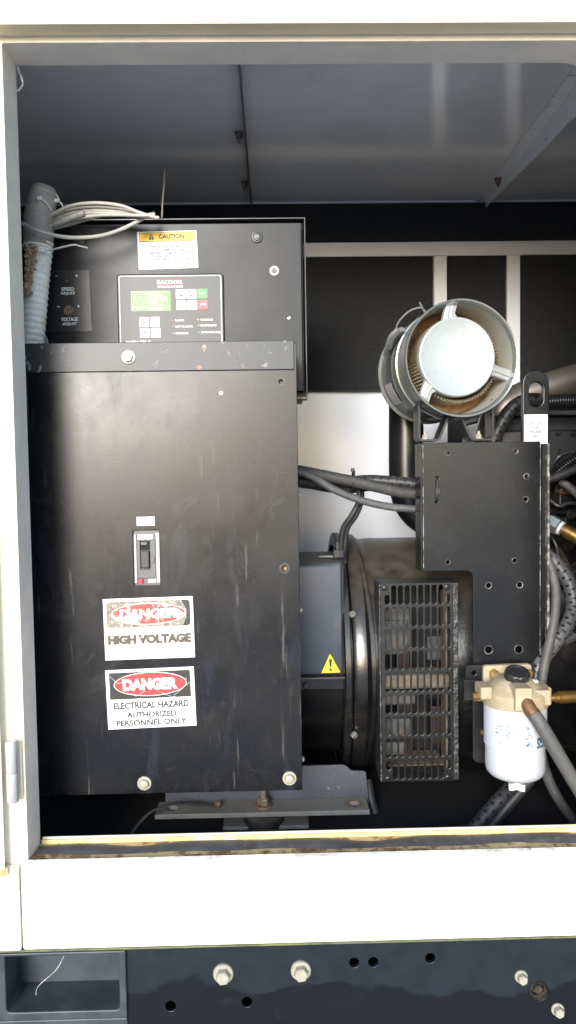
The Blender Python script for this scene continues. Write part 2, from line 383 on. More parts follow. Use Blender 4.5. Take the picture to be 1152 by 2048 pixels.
def tube(pts, r, n=None, sides=14, mod=None, skip=None, bm=None, squash=1.0, cap=True):
    """mod(i, n) scales the radius; skip(i, k) leaves a face out"""
    n = n or max(8, int(length(pts) / .008)); S = spline(pts, n); bm = bm or bmesh.new()
    t = (S[1] - S[0]).normalized(); u, v = frame_of(t); rings = []
    for i, p in enumerate(S):
        t2 = (S[min(i + 1, n)] - S[max(i - 1, 0)]).normalized()
        q = t.rotation_difference(t2); u = (q @ u).normalized(); v = t2.cross(u).normalized(); t = t2
        rr = r(i / n) if callable(r) else r
        if mod: rr *= mod(i, n)
        rings.append([bm.verts.new(p + (u * math.cos(2 * math.pi * k / sides) + v * squash * math.sin(2 * math.pi * k / sides)) * rr) for k in range(sides)])
    for i in range(n):
        for k in range(sides):
            if skip and skip(i, k): continue
            j = (k + 1) % sides
            bm.faces.new((rings[i][k], rings[i][j], rings[i + 1][j], rings[i + 1][k]))
    if cap and not skip:
        bm.faces.new(rings[0]); bm.faces.new(rings[-1])
    return bm
def solidify(bm, th):
    geom = bm.faces[:]
    bmesh.ops.recalc_face_normals(bm, faces=geom)
    bmesh.ops.solidify(bm, geom=geom, thickness=th); return bm
def strip(pts, y0, y1, th, bm=None):
    """bent flat bar: polyline in (X, Z), from depth y0 to y1"""
    bm = bm or bmesh.new(); P = [Vector((p[0], p[1])) for p in pts]; A, B = [], []
    for i, p in enumerate(P):
        d1 = (P[i] - P[i - 1]).normalized() if i else (P[1] - P[0]).normalized()
        d2 = (P[i + 1] - P[i]).normalized() if i < len(P) - 1 else d1
        nn = Vector((-(d1 + d2).y, (d1 + d2).x)).normalized(); c = max(.5, nn.dot(Vector((-d1.y, d1.x))))
        A.append(p + nn * th / 2 / c); B.append(p - nn * th / 2 / c)
    V = [[bm.verts.new((q.x, y, q.y)) for q in L] for L in (A, B) for y in (y0, y1)]
    a0, a1, b0, b1 = V
    for i in range(len(P) - 1):
        for f in ((a0[i], a0[i + 1], a1[i + 1], a1[i]), (b0[i], b1[i], b1[i + 1], b0[i + 1]), (a0[i], b0[i], b0[i + 1], a0[i + 1]), (a1[i], a1[i + 1], b1[i + 1], b1[i])): bm.faces.new(f)
    bm.faces.new((a0[0], a1[0], b1[0], b0[0])); bm.faces.new((a0[-1], b0[-1], b1[-1], a1[-1]))
    return bm
def hexhead(r, h, n=6, rot=.2):
    bm = bmesh.new()
    prof = [(r, 0), (r, h * .82), (r * .86, h), (0, h)]
    rings = []
    for rr, t in prof[:-1]: rings.append([bm.verts.new((rr * math.cos(rot + 2 * math.pi * i / n), -t, rr * math.sin(rot + 2 * math.pi * i / n))) for i in range(n)])
    for A, B in zip(rings, rings[1:]):
        for i in range(n): bm.faces.new((A[i], A[(i + 1) % n], B[(i + 1) % n], B[i]))
    bm.faces.new(rings[0]); bm.faces.new(rings[-1]); return bm
BOLTS = {}
def bolt(p, r, parent, mat='bolt_zinc', h=None, wr=1.45, wh=.25, dirv=(0, -1, 0), rot=.2, name='bolt', stub=0, round_=False, label=None):
    """hex bolt (part) with its washer (sub-part); dirv is where the head points"""
    h = h or r * .8; key = (round(r, 5), round(h, 5), round(rot, 2), mat, round_, stub)
    if key not in BOLTS:
        if round_: bm = lathe([(r, 0), (r, h * .5), (r * .9, h * .8), (r * .62, h), (0, h)], (0, 0, 0), (0, -1, 0), 18)
        else: bm = hexhead(r, h, rot=rot)
        if stub: lathe([(r * .5, h), (r * .5, h + stub), (r * .4, h + stub + r * .1), (0, h + stub + r * .1)], (0, 0, 0), (0, -1, 0), 12, bm)
        me = mesh_of(bm, round_, 35); me.materials.append(MATS[mat])
        wm = None
        if wr: wm = mesh_of(lathe([(r * wr, 0), (r * wr, r * wh * .7), (r * wr * .93, r * wh), (0, r * wh)], (0, 0, 0), (0, -1, 0), 24), True, 35); wm.materials.append(MATS[mat])
        BOLTS[key] = (me, wm)
    me, wm = BOLTS[key]
    q = Vector((0, -1, 0)).rotation_difference(Vector(dirv).normalized())
    base = Matrix.Translation(Vector(p)) @ q.to_matrix().to_4x4()
    o = put(bpy.data.objects.new(name, me)); o.matrix_basis = base @ Matrix.Translation((0, -r * wh if wr else 0, 0)); o.parent = parent
    if label: o['label'] = label
    if wm:
        k = put(bpy.data.objects.new('washer', wm)); k.parent = o; k.matrix_basis = Matrix.Translation((0, r * wh, 0))
    return o
def px(pl, x, y, dy=0): a = pl.p(x, y); return Vector((a[0], pl.Y + dy, a[1]))

# depths of the main planes (metres in front of the camera)
YF, YJ, YC, YB = 1.20, 1.265, 1.36, 2.15
#MORE
# ================================================================== ground
bm = bmesh.new(); bmesh.ops.create_grid(bm, x_segments=8, y_segments=8, size=600)
g = ob('ground', bm, 'ground_concrete', None, label='pale concrete ground under the generator', kind='structure'); g['category'] = 'ground'

# ================================================================== enclosure
pf = PL(YF, 576, 950)
pl_left = PL(YF, 30, 900)
HX0, HX1 = pl_left.x(30), pf.x(1226)            # opening, left and right
HZ1, HZ0 = pf.z(83), pf.z(1712)                 # opening, top and bottom
CEIL = W(576, 405, YB).z
XL, XR = -0.80, 1.75
psk = PL(1.165, 576, 43); SK_Z = psk.z(43)
SILL_B = PL(1.192, 576, 1890).z(1885)
enc = thing('generator_enclosure', 'cream white steel generator enclosure around the open service bay', 'enclosure')
RTOP = SK_Z + .16
ob('roof_skirt', box(XL - .05, XR + .05, 1.165, 1.196, SK_Z, RTOP, .004), 'white_paint', enc)
M('soffit_bounce_tan', (.80, .66, .44), .45, var=.05, layers=[((.45, .33, .2), 60, .66, .74, .5)])  # warm light bounced off the ground, painted into the skirt underside's colour
ob('skirt_soffit', box(XL - .04, XR + .04, 1.1662, 1.1955, SK_Z - .0015, SK_Z - .0002, 0), 'soffit_bounce_tan', enc)  # thin plate added under the skirt to carry that painted bounce tint
ob('roof_top', box(XL - .05, XR + .05, 1.196, 2.22, CEIL + .012, RTOP, .002), 'white_paint', enc)
# front skin with its opening
ob('front_skin', plate([(XL, HZ0 - .01), (XR, HZ0 - .01), (XR, SK_Z + .06), (XL, SK_Z + .06)],
    [rounded([(HX0, HZ0 + .0), (HX1, HZ0 + .0), (HX1, HZ1), (HX0, HZ1)], [0.001, .001, .065, .004], 10)], YF, .003, .001), 'cream_paint', enc)
ob('skirt_soffit', box(XL - .04, XR + .04, 1.196, 1.2005, SK_Z + .001, SK_Z + .05, 0), 'cream_paint', enc)
path = [(HX0 - .002, HZ0), (HX0 - .002, HZ1 + .002), (HX1 - .065, HZ1 + .002)] 
for k in range(1, 9):
    a = math.pi / 2 * (1 - k / 8); path.append((HX1 - .063 + .065 * math.cos(a), HZ1 - .063 + .065 * math.sin(a)))
path.append((HX1 + .002, HZ0))
ob('opening_return', strip(path, YF + .003, YJ, .003), 'frame_paint', enc)
# inside
cz = CEIL
cel = ob('ceiling', box(XL, XR, YF + .004, 2.2, cz, cz + .004, 0), 'ceiling_paint', enc)
ob('end_wall', box(XL - .004, XL, YF + .004, 2.2, HZ0 - .12, cz, 0), 'wall_white', enc)
ob('end_wall', box(XR, XR + .004, YF + .004, 2.2, HZ0 - .12, cz, 0), 'wall_white', enc)
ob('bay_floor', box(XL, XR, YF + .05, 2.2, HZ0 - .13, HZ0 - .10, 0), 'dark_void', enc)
bw = ob('back_wall', box(XL, XR, YB + .03, YB + .034, HZ0 - .1, cz, 0), 'wall_white', enc)
pb = PL(YB, 830, 600)
# white lower sheet of the back wall stands flush with the foam
fx = [(-400, 866, 512, 779), (895, 1012, 512, 1010), (1041, 1700, 512, 1010)]
for x0, x1, y0, y1 in [(-400, 1700, 404.5, 486)] + fx:
    bmf = bmesh.new(); a, b = pb.p(x0, y1), pb.p(x1, y0)
    nx, nz = max(6, int((b[0] - a[0]) / .02)), max(4, int((b[1] - a[1]) / .02))
    box(a[0], b[0], YB, YB + .029, a[1], b[1], .003, 2, bmf)
    ob('foam_panel', bmf, 'foam', enc)
for (x0, y0, x1, y1) in ((-400, 485, 1700, 513),): ob('foam_strip', pbox(pb, x0, y0, x1, y1, .004, .001, -.006), 'strip_paint', enc)
for (x0, y0, x1, y1) in ((868, 513.6, 893, 1010), (1013, 513.6, 1039, 1010)): ob('foam_strip', pbox(pb, x0, y0, x1, y1, .004, .001, -.006), 'strip_paint', enc)
# bright folded edge where ceiling meets the back wall
ob('edge_trim', box(XL, XR, YB - .004, YB + .02, cz - .004, cz - .0003, .001), 'strip_paint', enc)
# ceiling ribs: folded angles running from front to back
def rib(xb, w_, d_front, d_back, mat, sd):
    bmr = bmesh.new(); rs_ = random.Random(sd); N_ = 40; ya, yb_ = YF + .03, YB - .006; prev = None
    for i in range(N_ + 1):
        t = i / N_; y = ya + (yb_ - ya) * t; d = d_front + (d_back - d_front) * t + rs_.uniform(-.0012, .0012)
        cur = [bmr.verts.new((xb - w_, y, cz - .002)), bmr.verts.new((xb - .003, y, cz - .002)), bmr.verts.new((xb, y, cz - .005)), bmr.verts.new((xb + rs_.uniform(-.0008, .0008), y, cz - d))]
        if prev:
            for k in range(3): bmr.faces.new((prev[k], prev[k + 1], cur[k + 1], cur[k]))
        prev = cur
    return ob('ceiling_rib', solidify(bmr, .0022), mat, enc)
xr1 = W(503, 405, YB).x
r1 = rib(xr1 + .002, .005, .026, .018, 'rib_dirty', 1)
xr2 = W(972, 405, YB).x
r2 = rib(xr2, .03, .085, .020, 'ceiling_rib_paint', 2)
for r_, spots in ((r1, ((478, 266), (489, 364))), (r2, ((1088, 262), (996, 357)))):
    for x, y in spots:
        d = W(x, y, 1.0); d = d - Vector((0, 0, CAM_Z)); t = (cz - .004 - CAM_Z) / d.z
        p = Vector((0, 0, CAM_Z)) + d * t
        bolt(p, .0075, r_, 'bolt_rust', .011, 1.3, .25, (0, 0, -1), stub=.008, name='stud_nut')
# sill
sill = ob('sill', box(HX0 - .012, XR, YF + .0035, YJ - .004, HZ0 - .03, HZ0 + .001, .002), 'rust_edge', enc)
lipz = W(576, 1661, YJ).z
ob('sill_lip', box(HX0 + .004, XR, YJ - .004, YJ, HZ0 - .03, lipz, .0012), 'cream_paint', enc)
# lower outside panels with a seam at the left
pw = PL(1.188, 576, 1800); pw2 = PL(1.188, 41, 1800)
ob('lower_panel', box(pw2.x(42), XR, 1.188, 1.199, SILL_B, pw.z(1716), .0045, 3), 'white_paint', enc)
ob('corner_panel', box(XL, pw2.x(38.5), 1.188, 1.199, SILL_B - .001, pw.z(1722), .0035, 3), 'white_paint', enc)
ob('panel_backing', box(XL, XR, 1.2, 1.23, SILL_B - .0, HZ0 - .031, 0), 'cream_paint', enc)
ob('seam_moss', box(pw2.x(38.2), pw2.x(42.6), 1.1935, 1.1985, SILL_B + .004, pw.z(1735), .001), 'moss', enc)
# folded top edge of the lower panel, stained
bmx = bmesh.new(); x0, x1 = pw2.x(46), XR; N = 90; zt = pw.z(1716)
rows = []
for i in range(N + 1):
    x = x0 + (x1 - x0) * i / N; wv = .0018 * math.sin(i * .9) + .0012 * math.sin(i * 2.3 + 1)
    rows.append([bmx.verts.new((x, 1.1895, zt + .0008)), bmx.verts.new((x, 1.195, zt + .0035)), bmx.verts.new((x, 1.2035, HZ0 + .002))])
for A, B in zip(rows, rows[1:]):
    for k in range(2): bmx.faces.new((A[k], B[k], B[k + 1], A[k + 1]))
M('stained_paint', (.50, .49, .45), .6, var=.15, vscale=25, layers=[((.16, .17, .10), 60, .60, .66, .8), ((.28, .25, .2), 30, .52, .64, .6), ((.8, .78, .72), 18, .5, .6, .7)], bump=(.3, 150))
ob('sill_fold', solidify(bmx, .001), 'stained_paint', enc)

# rubber seal lying on the sill, its edges wavy
bmx = bmesh.new(); N = 150; x0, x1 = HX0 + .003, 1.3; rows = []
yb0, yb1 = W(576, 1712, YF).y, YJ
def wav(x, s): return .5 + .5 * math.sin(x * 9 + s) * math.sin(x * 23 + 2 * s)
for i in range(N + 1):
    x = x0 + (x1 - x0) * i / N
    yf = 1.217 + .009 * wav(x, 1.0) ** 2; yk = 1.2575 - .017 * wav(x + .13, 2.2) ** 2
    hgt = .0022 + .0007 * math.sin(x * 31)
    rows.append([bmx.verts.new(v) for v in ((x, yf, HZ0 + .0015), (x, yf + .004, HZ0 + hgt), (x, (yf + yk) / 2, HZ0 + hgt + .0016), (x, yk - .004, HZ0 + hgt), (x, yk, HZ0 + .0015))])
for A, B in zip(rows, rows[1:]):
    for k in range(4): bmx.faces.new((A[k], B[k], B[k + 1], A[k + 1]))
ob('rubber_seal', bmx, 'gasket_rubber', None, True, label='dark grey worn rubber seal lying along the sill of the bay', cat='seal')
# bare worn strips on the sill either side of the seal
bmx = box(HX0 + .004, XR, 1.2566, 1.2608, HZ0 + .0012, lipz - .003, .0008); ob('worn_edge', bmx, 'worn_tan', enc)

# ================================================================== door, swung open to the left
ph = PL(1.19, 27, 1540)
HGX = ph.x(27); HGY = 1.183
door = thing('enclosure_door', 'cream white door edge swung open at the left of the bay', 'door')
DA = R(152)
def dpt(u, v, z): # closed door runs +u; v is its thickness towards the camera
    c, s = math.cos(-DA), math.sin(-DA)
    return Vector((HGX - .012 + u * c - (-v) * s, HGY + u * s + (-v) * c, z))
def dbox(u0, u1, v0, v1, z0, z1, bev=.002):
    b = box(u0, u1, v0, v1, z0, z1, bev)
    for vert in b.verts: vert.co = dpt(vert.co.x, vert.co.y, vert.co.z)
    return b
dz0, dz1 = PL(1.18, 8, 1750).z(1752), HZ1 + .012
ob('door_skin', dbox(.004, 1.0, .036, .040, dz0, dz1, .0015), 'white_paint', door)
ob('door_flange', dbox(.004, .010, .0, .0355, dz0, dz1, .0015), 'white_paint', door)
ob('door_flange', dbox(.010, .034, .0, .004, dz0, dz1, .0012), 'cream_paint', door)
ob('door_foam', dbox(.045, .97, .012, .0355, dz0 + .04, dz1 - .04, .002), 'foam', door)
ob('rust_corner', dbox(-.0005, .036, -.0012, .0405, dz0 - .0008, dz0 + .012, .001), 'rust_edge', door)
hz0, hzm, hz1 = ph.z(1600), ph.z(1541), ph.z(1479)
hin = ob('hinge', lathe([(0, 0), (.0085, 0), (.0092, .001), (.0092, hzm - hz0 - .0012), (.0086, hzm - hz0 - .0004), (0, hzm - hz0 - .0004)], (HGX, HGY, hz0), (0, 0, 1), 20), 'zinc_hinge', door, True)
ob('knuckle', lathe([(0, 0), (.0086, 0), (.0092, .001), (.0092, hz1 - hzm - .0025), (.0075, hz1 - hzm), (0, hz1 - hzm)], (HGX, HGY, hzm + .0003), (0, 0, 1), 20), 'zinc_hinge', hin, True)
ob('leaf', box(HGX + .003, HGX + .012, 1.1945, 1.1985, hz0 + .002, hz1 - .003, .001), 'cream_paint', hin)

# ================================================================== skid base
ps = PL(1.205, 576, 1960)
skid = thing('skid_base', 'black painted steel skid base with fork pocket below the white panel', 'skid base')
SKT = SILL_B - .0012
holes = [(709, 1929, 10.5), (747, 1929, 10.5), (861, 1924, 10.5), (340, 2006, 11), (493, 2002, 11)]
hl = [circle(*ps.p(x, y), r * ps.k, 24) for x, y, r in holes] + [circle(*ps.p(1077, 1996), 21 * ps.k, 28)]
pk = PL(1.205, 126, 1960)
pock = rounded([pk.p(10, 2022), pk.p(244, 2022), pk.p(244, 1903), pk.p(10, 1903)], .008)
ob('side_plate', plate([(XL, .012), (XR, .012), (XR, SKT - .004), (XL, SKT - .004)], hl + [pock], 1.205, .008, .0008), 'black_skid', skid)
ob('top_flange', box(XL, XR, 1.196, 1.26, SKT - .0088, SKT - .0006, .0018), 'black_skid', skid)
ob('tank_body', box(XL + .01, XR - .01, 1.30, 2.2, 0, SKT - .012, .003), 'dark_void', skid)
fr = ob('fork_pocket', plate(rounded([pk.p(-6, 2034), pk.p(254, 2034), pk.p(254, 1899.5), pk.p(-6, 1899.5)], .003),
    [rounded([pk.p(14, 2017), pk.p(240, 2017), pk.p(240, 1906), pk.p(14, 1906)], [.008, .008, .002, .002])], 1.198, .085, .002), 'pocket_paint', skid)
ob('pocket_back', pbox(pk, 0, 1902, 252, 2030, .004, 0, .068), 'pocket_paint', fr)
ob('pocket_foot', pbox(pk, -6, 2036, 254, 2110, .01, .002, -.004), 'pocket_paint', skid)
ob('moss_line', box(XL, XR, 1.1905, 1.1962, SKT - .0030, SKT + .0002, .0006), 'moss', skid)
for x, y, r in ((447, 1942, 14), (602, 1940, 14)):
    bolt(px(ps, x, y), r * ps.k * 1.05, skid, 'bolt_pale', .012, 1.42, .45, rot=.15)
for x, y in ((1042, 1965), (1115, 2033)): bolt(px(ps, x, y), 10.5 * ps.k, skid, 'bolt_pale', .010, 1.28, .35, rot=.4)
pc_ = px(ps, 1077, 1996)
sk = ob('drain_plug', lathe([(0, .018), (.0135, .018), (.0135, .006), (.0162, .006), (.0162, .0), (.0150, -.0015), (.0140, .004), (.0118, .006), (0.0118, .014), (0, .014)], pc_, (0, 1, 0), 28), 'plug_dark', skid, True)
bolt(pc_ + Vector((.003, .016, -.004)), .0085, skid, 'plug_dark', .008, 0, name='plug_head')
# ================================================================== control cabinet
YK = 1.50
pk2 = PL(YK, 330, 600)
cab = thing('control_cabinet', 'black steel control cabinet above and behind the breaker cover', 'cabinet')
cx0, cx1 = pk2.x(-20), pk2.x(613); cz1, cz0 = pk2.z(436), pk2.z(797)
body = bmesh.new()
ob('cabinet_body', box(cx0, cx1 - .004, YK + .022, YK + .20, cz0 + .004, cz1 - .003, .002), 'black_cabinet', cab)
ob('body_rim', plate([(cx0, cz0), (cx1, cz0), (cx1, cz1), (cx0, cz1)], [[(cx0 + .003, cz0 + .003), (cx1 - .003, cz0 + .003), (cx1 - .003, cz1 - .003), (cx0 + .003, cz1 - .003)]], YK + .002, .03, .0008), 'black_steel', cab)
dx0, dx1, dz0_, dz1_ = pk2.x(-14), pk2.x(604.5), pk2.z(786), pk2.z(447)
cdoor = ob('cabinet_door', box(dx0, dx1, YK, YK + .018, dz0_, dz1_, .0018, 3), 'black_cabinet', cab)
ob('door_gasket', box(dx0 + .004, dx1 - .003, YK + .0185, YK + .0215, dz0_ + .004, dz1_ - .004, 0), 'rubber', cab)
# a rubber corner of the gasket poking out below
ob('bottom_lip', box(pk2.x(560), cx1, YK - .004, YK + .03, pk2.z(799) - .003, cz0 - .0005, .001), 'rust_patch', cab)
# cam lock
p = px(pk2, 516, 476)
lk = ob('cam_lock', lathe([(.0118, 0), (.0118, .0015), (.0108, .003), (.0085, .0032), (.0080, .0018), (.0078, .0018), (.0070, .004), (0, .0045)], p, (0, -1, 0), 28), 'cap_black', cab, True)
ob('key_slot', box(p.x - .004, p.x + .004, p.y - .0056, p.y - .004, p.z - .0008, p.z + .0008, 0), 'latch_grey', lk)
ob('cam_lock', lathe([(.0118, 0), (.0118, .0015), (.0108, .003), (.0085, .0032), (.0080, .0018), (.0078, .0018), (.0070, .004), (0, .0045)], px(pk2, 163, 478), (0, -1, 0), 28), 'cap_black', cab, True)
# white ringed key switch
p = px(pk2, 549.5, 544)
kr = ob('switch_ring', lathe([(.0095, 0), (.0095, .0012), (.0088, .002), (.0062, .002), (.0058, .0008), (0, .0008)], p, (0, -1, 0), 28), 'plastic_pale', cab, True)
ob('switch_core', lathe([(.0050, .0009), (.0050, .0024), (.0044, .003), (0, .003)], p, (0, -1, 0), 20), 'breaker_grey', kr, True)
ob('paint_chip', lathe([(.0038, 0), (.0030, .0004), (0, .0005)], px(pk2, 577, 638), (-.15, -1, .3), 9), 'sticker_white', cab)
# adjuster plate
pa = PL(YK, 138, 600)
adj = ob('adjuster_plate', plate(rounded([pa.p(88, 664), pa.p(183, 664), pa.p(180, 541), pa.p(88, 541)], .004), [], YK - .0012, .0012, .0003), 'black_steel', cab)
for (x0, y0, x1, y1, s) in ((124, 575, 149, 582, 'SPEED'), (122, 584, 151, 591, 'ADJUST'), (122, 635, 155, 642.5, 'VOLTAGE'), (124, 645, 153, 652.5, 'ADJUST')):
    ptxt(pa, s, x0, y0, x1, y1, 'print_white', adj, -.0013, bold=.02)
for (x, y, s) in ((115, 552, '-'), (155, 552, '+'), (117, 613.5, '-'), (157, 613, '+')):
    bmm = bmesh.new(); c = pa.p(x, y); k = pa.k
    box(c[0] - 2.3 * k, c[0] + 2.3 * k, YK - .0018, YK - .0013, c[1] - .7 * k, c[1] + .7 * k, 0, 1, bmm)
    if s == '+': box(c[0] - .7 * k, c[0] + .7 * k, YK - .0017, YK - .00135, c[1] - 2.3 * k, c[1] + 2.3 * k, 0, 1, bmm)
    ob('lettering', bmm, 'print_white', adj)
ob('adjuster_cap', lathe([(.0068, 0), (.0068, .002), (.0055, .0035), (0, .004)], px(pa, 135, 562, -.0012), (0, -1, 0), 20), 'cap_black', adj, True)
p = px(pa, 137, 622, -.0012)
kn = ob('adjuster_screw', lathe([(.0105, 0), (.0105, .0025), (.0085, .0035), (.0085, .008), (.0070, .0095), (.0040, .0095), (.0036, .006), (0, .006)], p, (.05, -1, -.25), 20), 'bolt_rust', adj, True)
# caution sticker
pcs = PL(YK, 335, 500)
st = ob('caution_label', plate(rounded([pcs.p(277, 539), pcs.p(396, 536), pcs.p(393.5, 461.5), pcs.p(275, 463.5)], .0008), [], YK - .0006, .0005, .0001), 'sticker_white', cab, label='yellow and white caution label on the cabinet door')
def shp(pl, pts, rot=0): return [pl.p(*q) for q in pts]
o_ = [(279, 465.5), (391, 463.7), (393.5, 534), (280.5, 536.5)]
i_ = [(279.9, 466.4), (390.2, 464.6), (392.6, 533.1), (281.4, 535.6)]
flat(rounded(shp(pcs, o_), .001), [rounded(shp(pcs, i_), .001)], YK - .0007, 'ink_black', st)
flat(shp(pcs, [(280, 466.6), (390, 464.8), (390.6, 480.8), (280.4, 482.6)]), [], YK - .0007, 'ink_yellow', st)
flat(shp(pcs, [(280.4, 482.9), (390.6, 481.1), (390.6, 482.2), (280.4, 484)]), [], YK - .00075, 'ink_black', st)
CR = R(.35)
ptxt(pcs, 'CAUTION', 318, 468.3, 369, 477.6, 'ink_black', st, -.0011, bold=.035, rot=CR)
tri = flat(shp(pcs, [(298, 479.6), (309.5, 479.4), (303.7, 467.4)]), [], YK - .0011, 'ink_black', st)
flat(shp(pcs, [(303, 471.5), (304.6, 471.5), (304.3, 475.8), (303.3, 475.8)]), [], YK - .0015, 'ink_yellow', st)
flat(shp(pcs, [(303.1, 476.5), (304.5, 476.5), (304.5, 478), (303.1, 478)]), [], YK - .0015, 'ink_yellow', st)
for k, (s, x0, x1) in enumerate((('RISK OF ELECTRIC SHOCK', 300, 371), ('DO NOT REMOVE COVER', 303, 369), ('NO USER SERVICEABLE PARTS INSIDE', 284, 387), ('REFER SERVICING TO', 308, 366), ('QUALIFIED SERVICE PERSONNEL', 292, 381))):
    y = 491.2 + k * 6.35
    ptxt(pcs, s, x0, y, x1, y + 4.6, 'ink_black', st, -.0008, bold=.03, rot=CR)

# ================================================================== controller on the cabinet door
YM = YK - .006
pm = PL(YM, 342, 620)
ctl = thing('generator_controller', 'black controller with green display and keypad on the cabinet door', 'controller')
X0, X1 = 235, 447
ob('bezel', plate(rrect(pm.x(234.5), pm.z(770), pm.x(448), pm.z(547), .006), [], YM, .006, .0025), 'facia', ctl)
outer = rrect(pm.x(239), pm.z(765), pm.x(443.5), pm.z(551), .0045); inner = rrect(pm.x(240.5), pm.z(763.4), pm.x(442), pm.z(552.6), .0038)
ob('border_line', plate(outer, [inner], YM - .0004, .0004, 0), 'print_white', ctl)
# brand mark
bmn = ob('brand_mark', pbox(pm, 315, 558.6, 367, 559.6, .0004, 0, -.0004), 'print_red', ctl)
ob('brand_line', pbox(pm, 315, 569.3, 367, 570.2, .0004, 0, -.0004), 'print_red', bmn)
ptxt(pm, 'BALDOR', 315.5, 561, 367, 568.2, 'print_white', bmn, -.0005, bold=.045)
# slab serifs of the brand lettering
bms = bmesh.new()
for i in range(6):
    xa = 315.5 + i * 8.75
    for yy in (561.0, 567.6): pbox(pm, xa, yy, xa + 7.2 if i in (0, 1, 2) and yy > 565 else xa + 4.5, yy + .65, .0004, 0, -.001, bms)
ob('lettering', bms, 'print_white', bmn)
ptxt(pm, 'GENERATORS', 316, 571.6, 367.5, 575.6, 'print_white', bmn, -.0005, bold=.035)
# display
scr = ob('display', plate(rrect(pm.x(262.5), pm.z(622), pm.x(341.5), pm.z(581.5), .0022), [], YM - .0008, .0008, .0003), 'lcd_green', ctl)
for k, (a, b) in enumerate((('Run Hours', '822.3'), ('Num Starts', '3346'), ('Num E-Stops', '1'), ('Shutdowns', '2'), ('Energy kWh', '27193.2'), ('Energy kVArh', '4257'), (None, None), ('Maintenance', '1500'))):
    if a is None: continue
    y = 584 + k * 4.75
    ptxt(pm, a, 265.5, y, 265.5 + 3.05 * len(a), y + 3.5, 'lcd_ink', scr, -.0009, bold=.0)
    ptxt(pm, b, 338.5 - 3.05 * len(b), y, 338.5, y + 3.5, 'lcd_ink', scr, -.0009, bold=.0)
def key(x0, y0, x1, y1, mat, lines, ink='ink_soft', arrow=None):
    kb = ob('button', plate(rrect(pm.x(x0), pm.z(y1), pm.x(x1), pm.z(y0), .0018), [], YM - .0012, .0012, .0004), mat, ctl)
    for (s, a, b, c, d) in lines: ptxt(pm, s, x0 + a, y0 + b, x0 + c, y0 + d, ink, kb, -.0013, bold=.01)
    if arrow:
        xm, ym = (x0 + x1) / 2, (y0 + y1) / 2 + arrow[1]; q = 2.6
        P = {'l': [(-q, 0), (q, -q), (q, q)], 'r': [(q, 0), (-q, -q), (-q, q)], 'u': [(0, -q), (q, q), (-q, q)], 'd': [(0, q), (q, -q), (-q, -q)]}[arrow[0]]
        flat([pm.p(xm + a, ym + b) for a, b in P], [], YM - .0013, 'ink_soft', kb, 'arrow')
    return kb
key(352.5, 579, 372, 598.8, 'key_white', [('MODE', 5, 3.5, 15, 7)], arrow=('l', 3))
key(374, 579, 393.5, 598.8, 'key_white', [('MODE', 5, 3.5, 15, 7)], arrow=('r', 3))
key(396, 578.6, 415.5, 598, 'key_green', [('START', 4, 8, 16, 11)], 'print_white')
key(353.5, 601, 373, 620.6, 'key_white', [('HORN', 4, 6, 15, 9.2), ('RESET', 4.5, 11, 15, 14.2)])
key(375.3, 601, 394.8, 620.6, 'key_white', [('FAULT', 3.5, 6, 16, 9.2), ('RESET', 4.5, 11, 15, 14.2)])
key(396.8, 600.4, 416.3, 620, 'key_red', [('STOP', 4.5, 7.5, 15.5, 11.5)], 'print_white')
key(278, 634, 297.6, 653.5, 'key_white', [], arrow=('u', 0))
key(299.8, 633.6, 319.2, 653.2, 'key_white', [('PAGE', 5, 8, 15, 11.2)])
key(279, 655.8, 298.6, 675.3, 'key_white', [], arrow=('d', 0))
key(301, 655.6, 320.4, 675, 'key_white', [('ENTER', 3.5, 8, 16.5, 11.2)])
for (s, x0, y, x1, led) in (('ALARM', 349, 641, 367.5, 'led_dim'), ('NOT IN AUTO', 350, 653.3, 385, 'led_red'), ('RUNNING', 350.5, 666.8, 375.5, 'led_teal'),
                            ('WARNING', 400, 640.2, 425, 'led_amber'), ('READY/AUTO', 400.5, 651.6, 432.5, 'led_teal'), ('SUPPLYING LOAD', 401, 665.3, 443 - .5, 'led_teal')):
    ob('led', lathe([(.0018, 0), (.0016, .0008), (0, .0012)], px(pm, x0 - 4, y + .2), (0, -1, 0), 12), led, ctl, True)
    ptxt(pm, s, x0, y - 2, x1, y + 2.2, 'print_white', ctl, -.0001, bold=.02)
ptxt(pm, 'AutoStart MRS 16', 250, 680, 300, 684, 'print_white', ctl, -.0001, bold=.02)

# ================================================================== breaker cover
pc = PL(YC, 330, 1140)
cov = thing('breaker_cover', 'black scuffed sheet metal cover carrying two danger labels', 'cover')
vx0, vx1, vz0, vz1 = PL(YC, 60, 1140).x(58), pc.x(599), pc.z(1586.5), pc.z(686)
vxl = PL(YC, 70, 1140).x(40)
bx0, by0, bx1, by1 = 267, 1060, 320.5, 1170
hz = [rrect(pc.x(bx0 + .5), pc.z(by1), pc.x(bx1 - .5), pc.z(by0), .003), circle(*PL(YC, 562, 763).p(561.5, 763), 4.6 * pc.k, 18), circle(*PL(YC, 570, 1137).p(569.5, 1137), 6 * pc.k, 18)]
ob('front_sheet', plate([(vxl, vz0), (vx1, vz0), (vx1, vz1 - .002), (vxl, vz1 - .002)], hz, YC, .0025, .0012), 'black_panel', cov)
ob('side_flange', box(vx1 - .0028, vx1 - .0002, YC + .0026, YC + .125, vz0 + .001, vz1 - .003, .0008), 'black_panel', cov)
ob('side_flange', box(vxl + .0002, vxl + .0028, YC + .0026, YC + .125, vz0 + .001, vz1 - .003, .0008), 'black_panel', cov)
ob('bottom_flange', box(vxl + .004, vx1 - .004, YC + .0026, YC + .05, vz0 + .0003, vz0 + .0028, .0006), 'black_panel', cov)
tfx1 = PL(YC, 588, 710).x(588)
pt = PL(YC - .004, 330, 712)
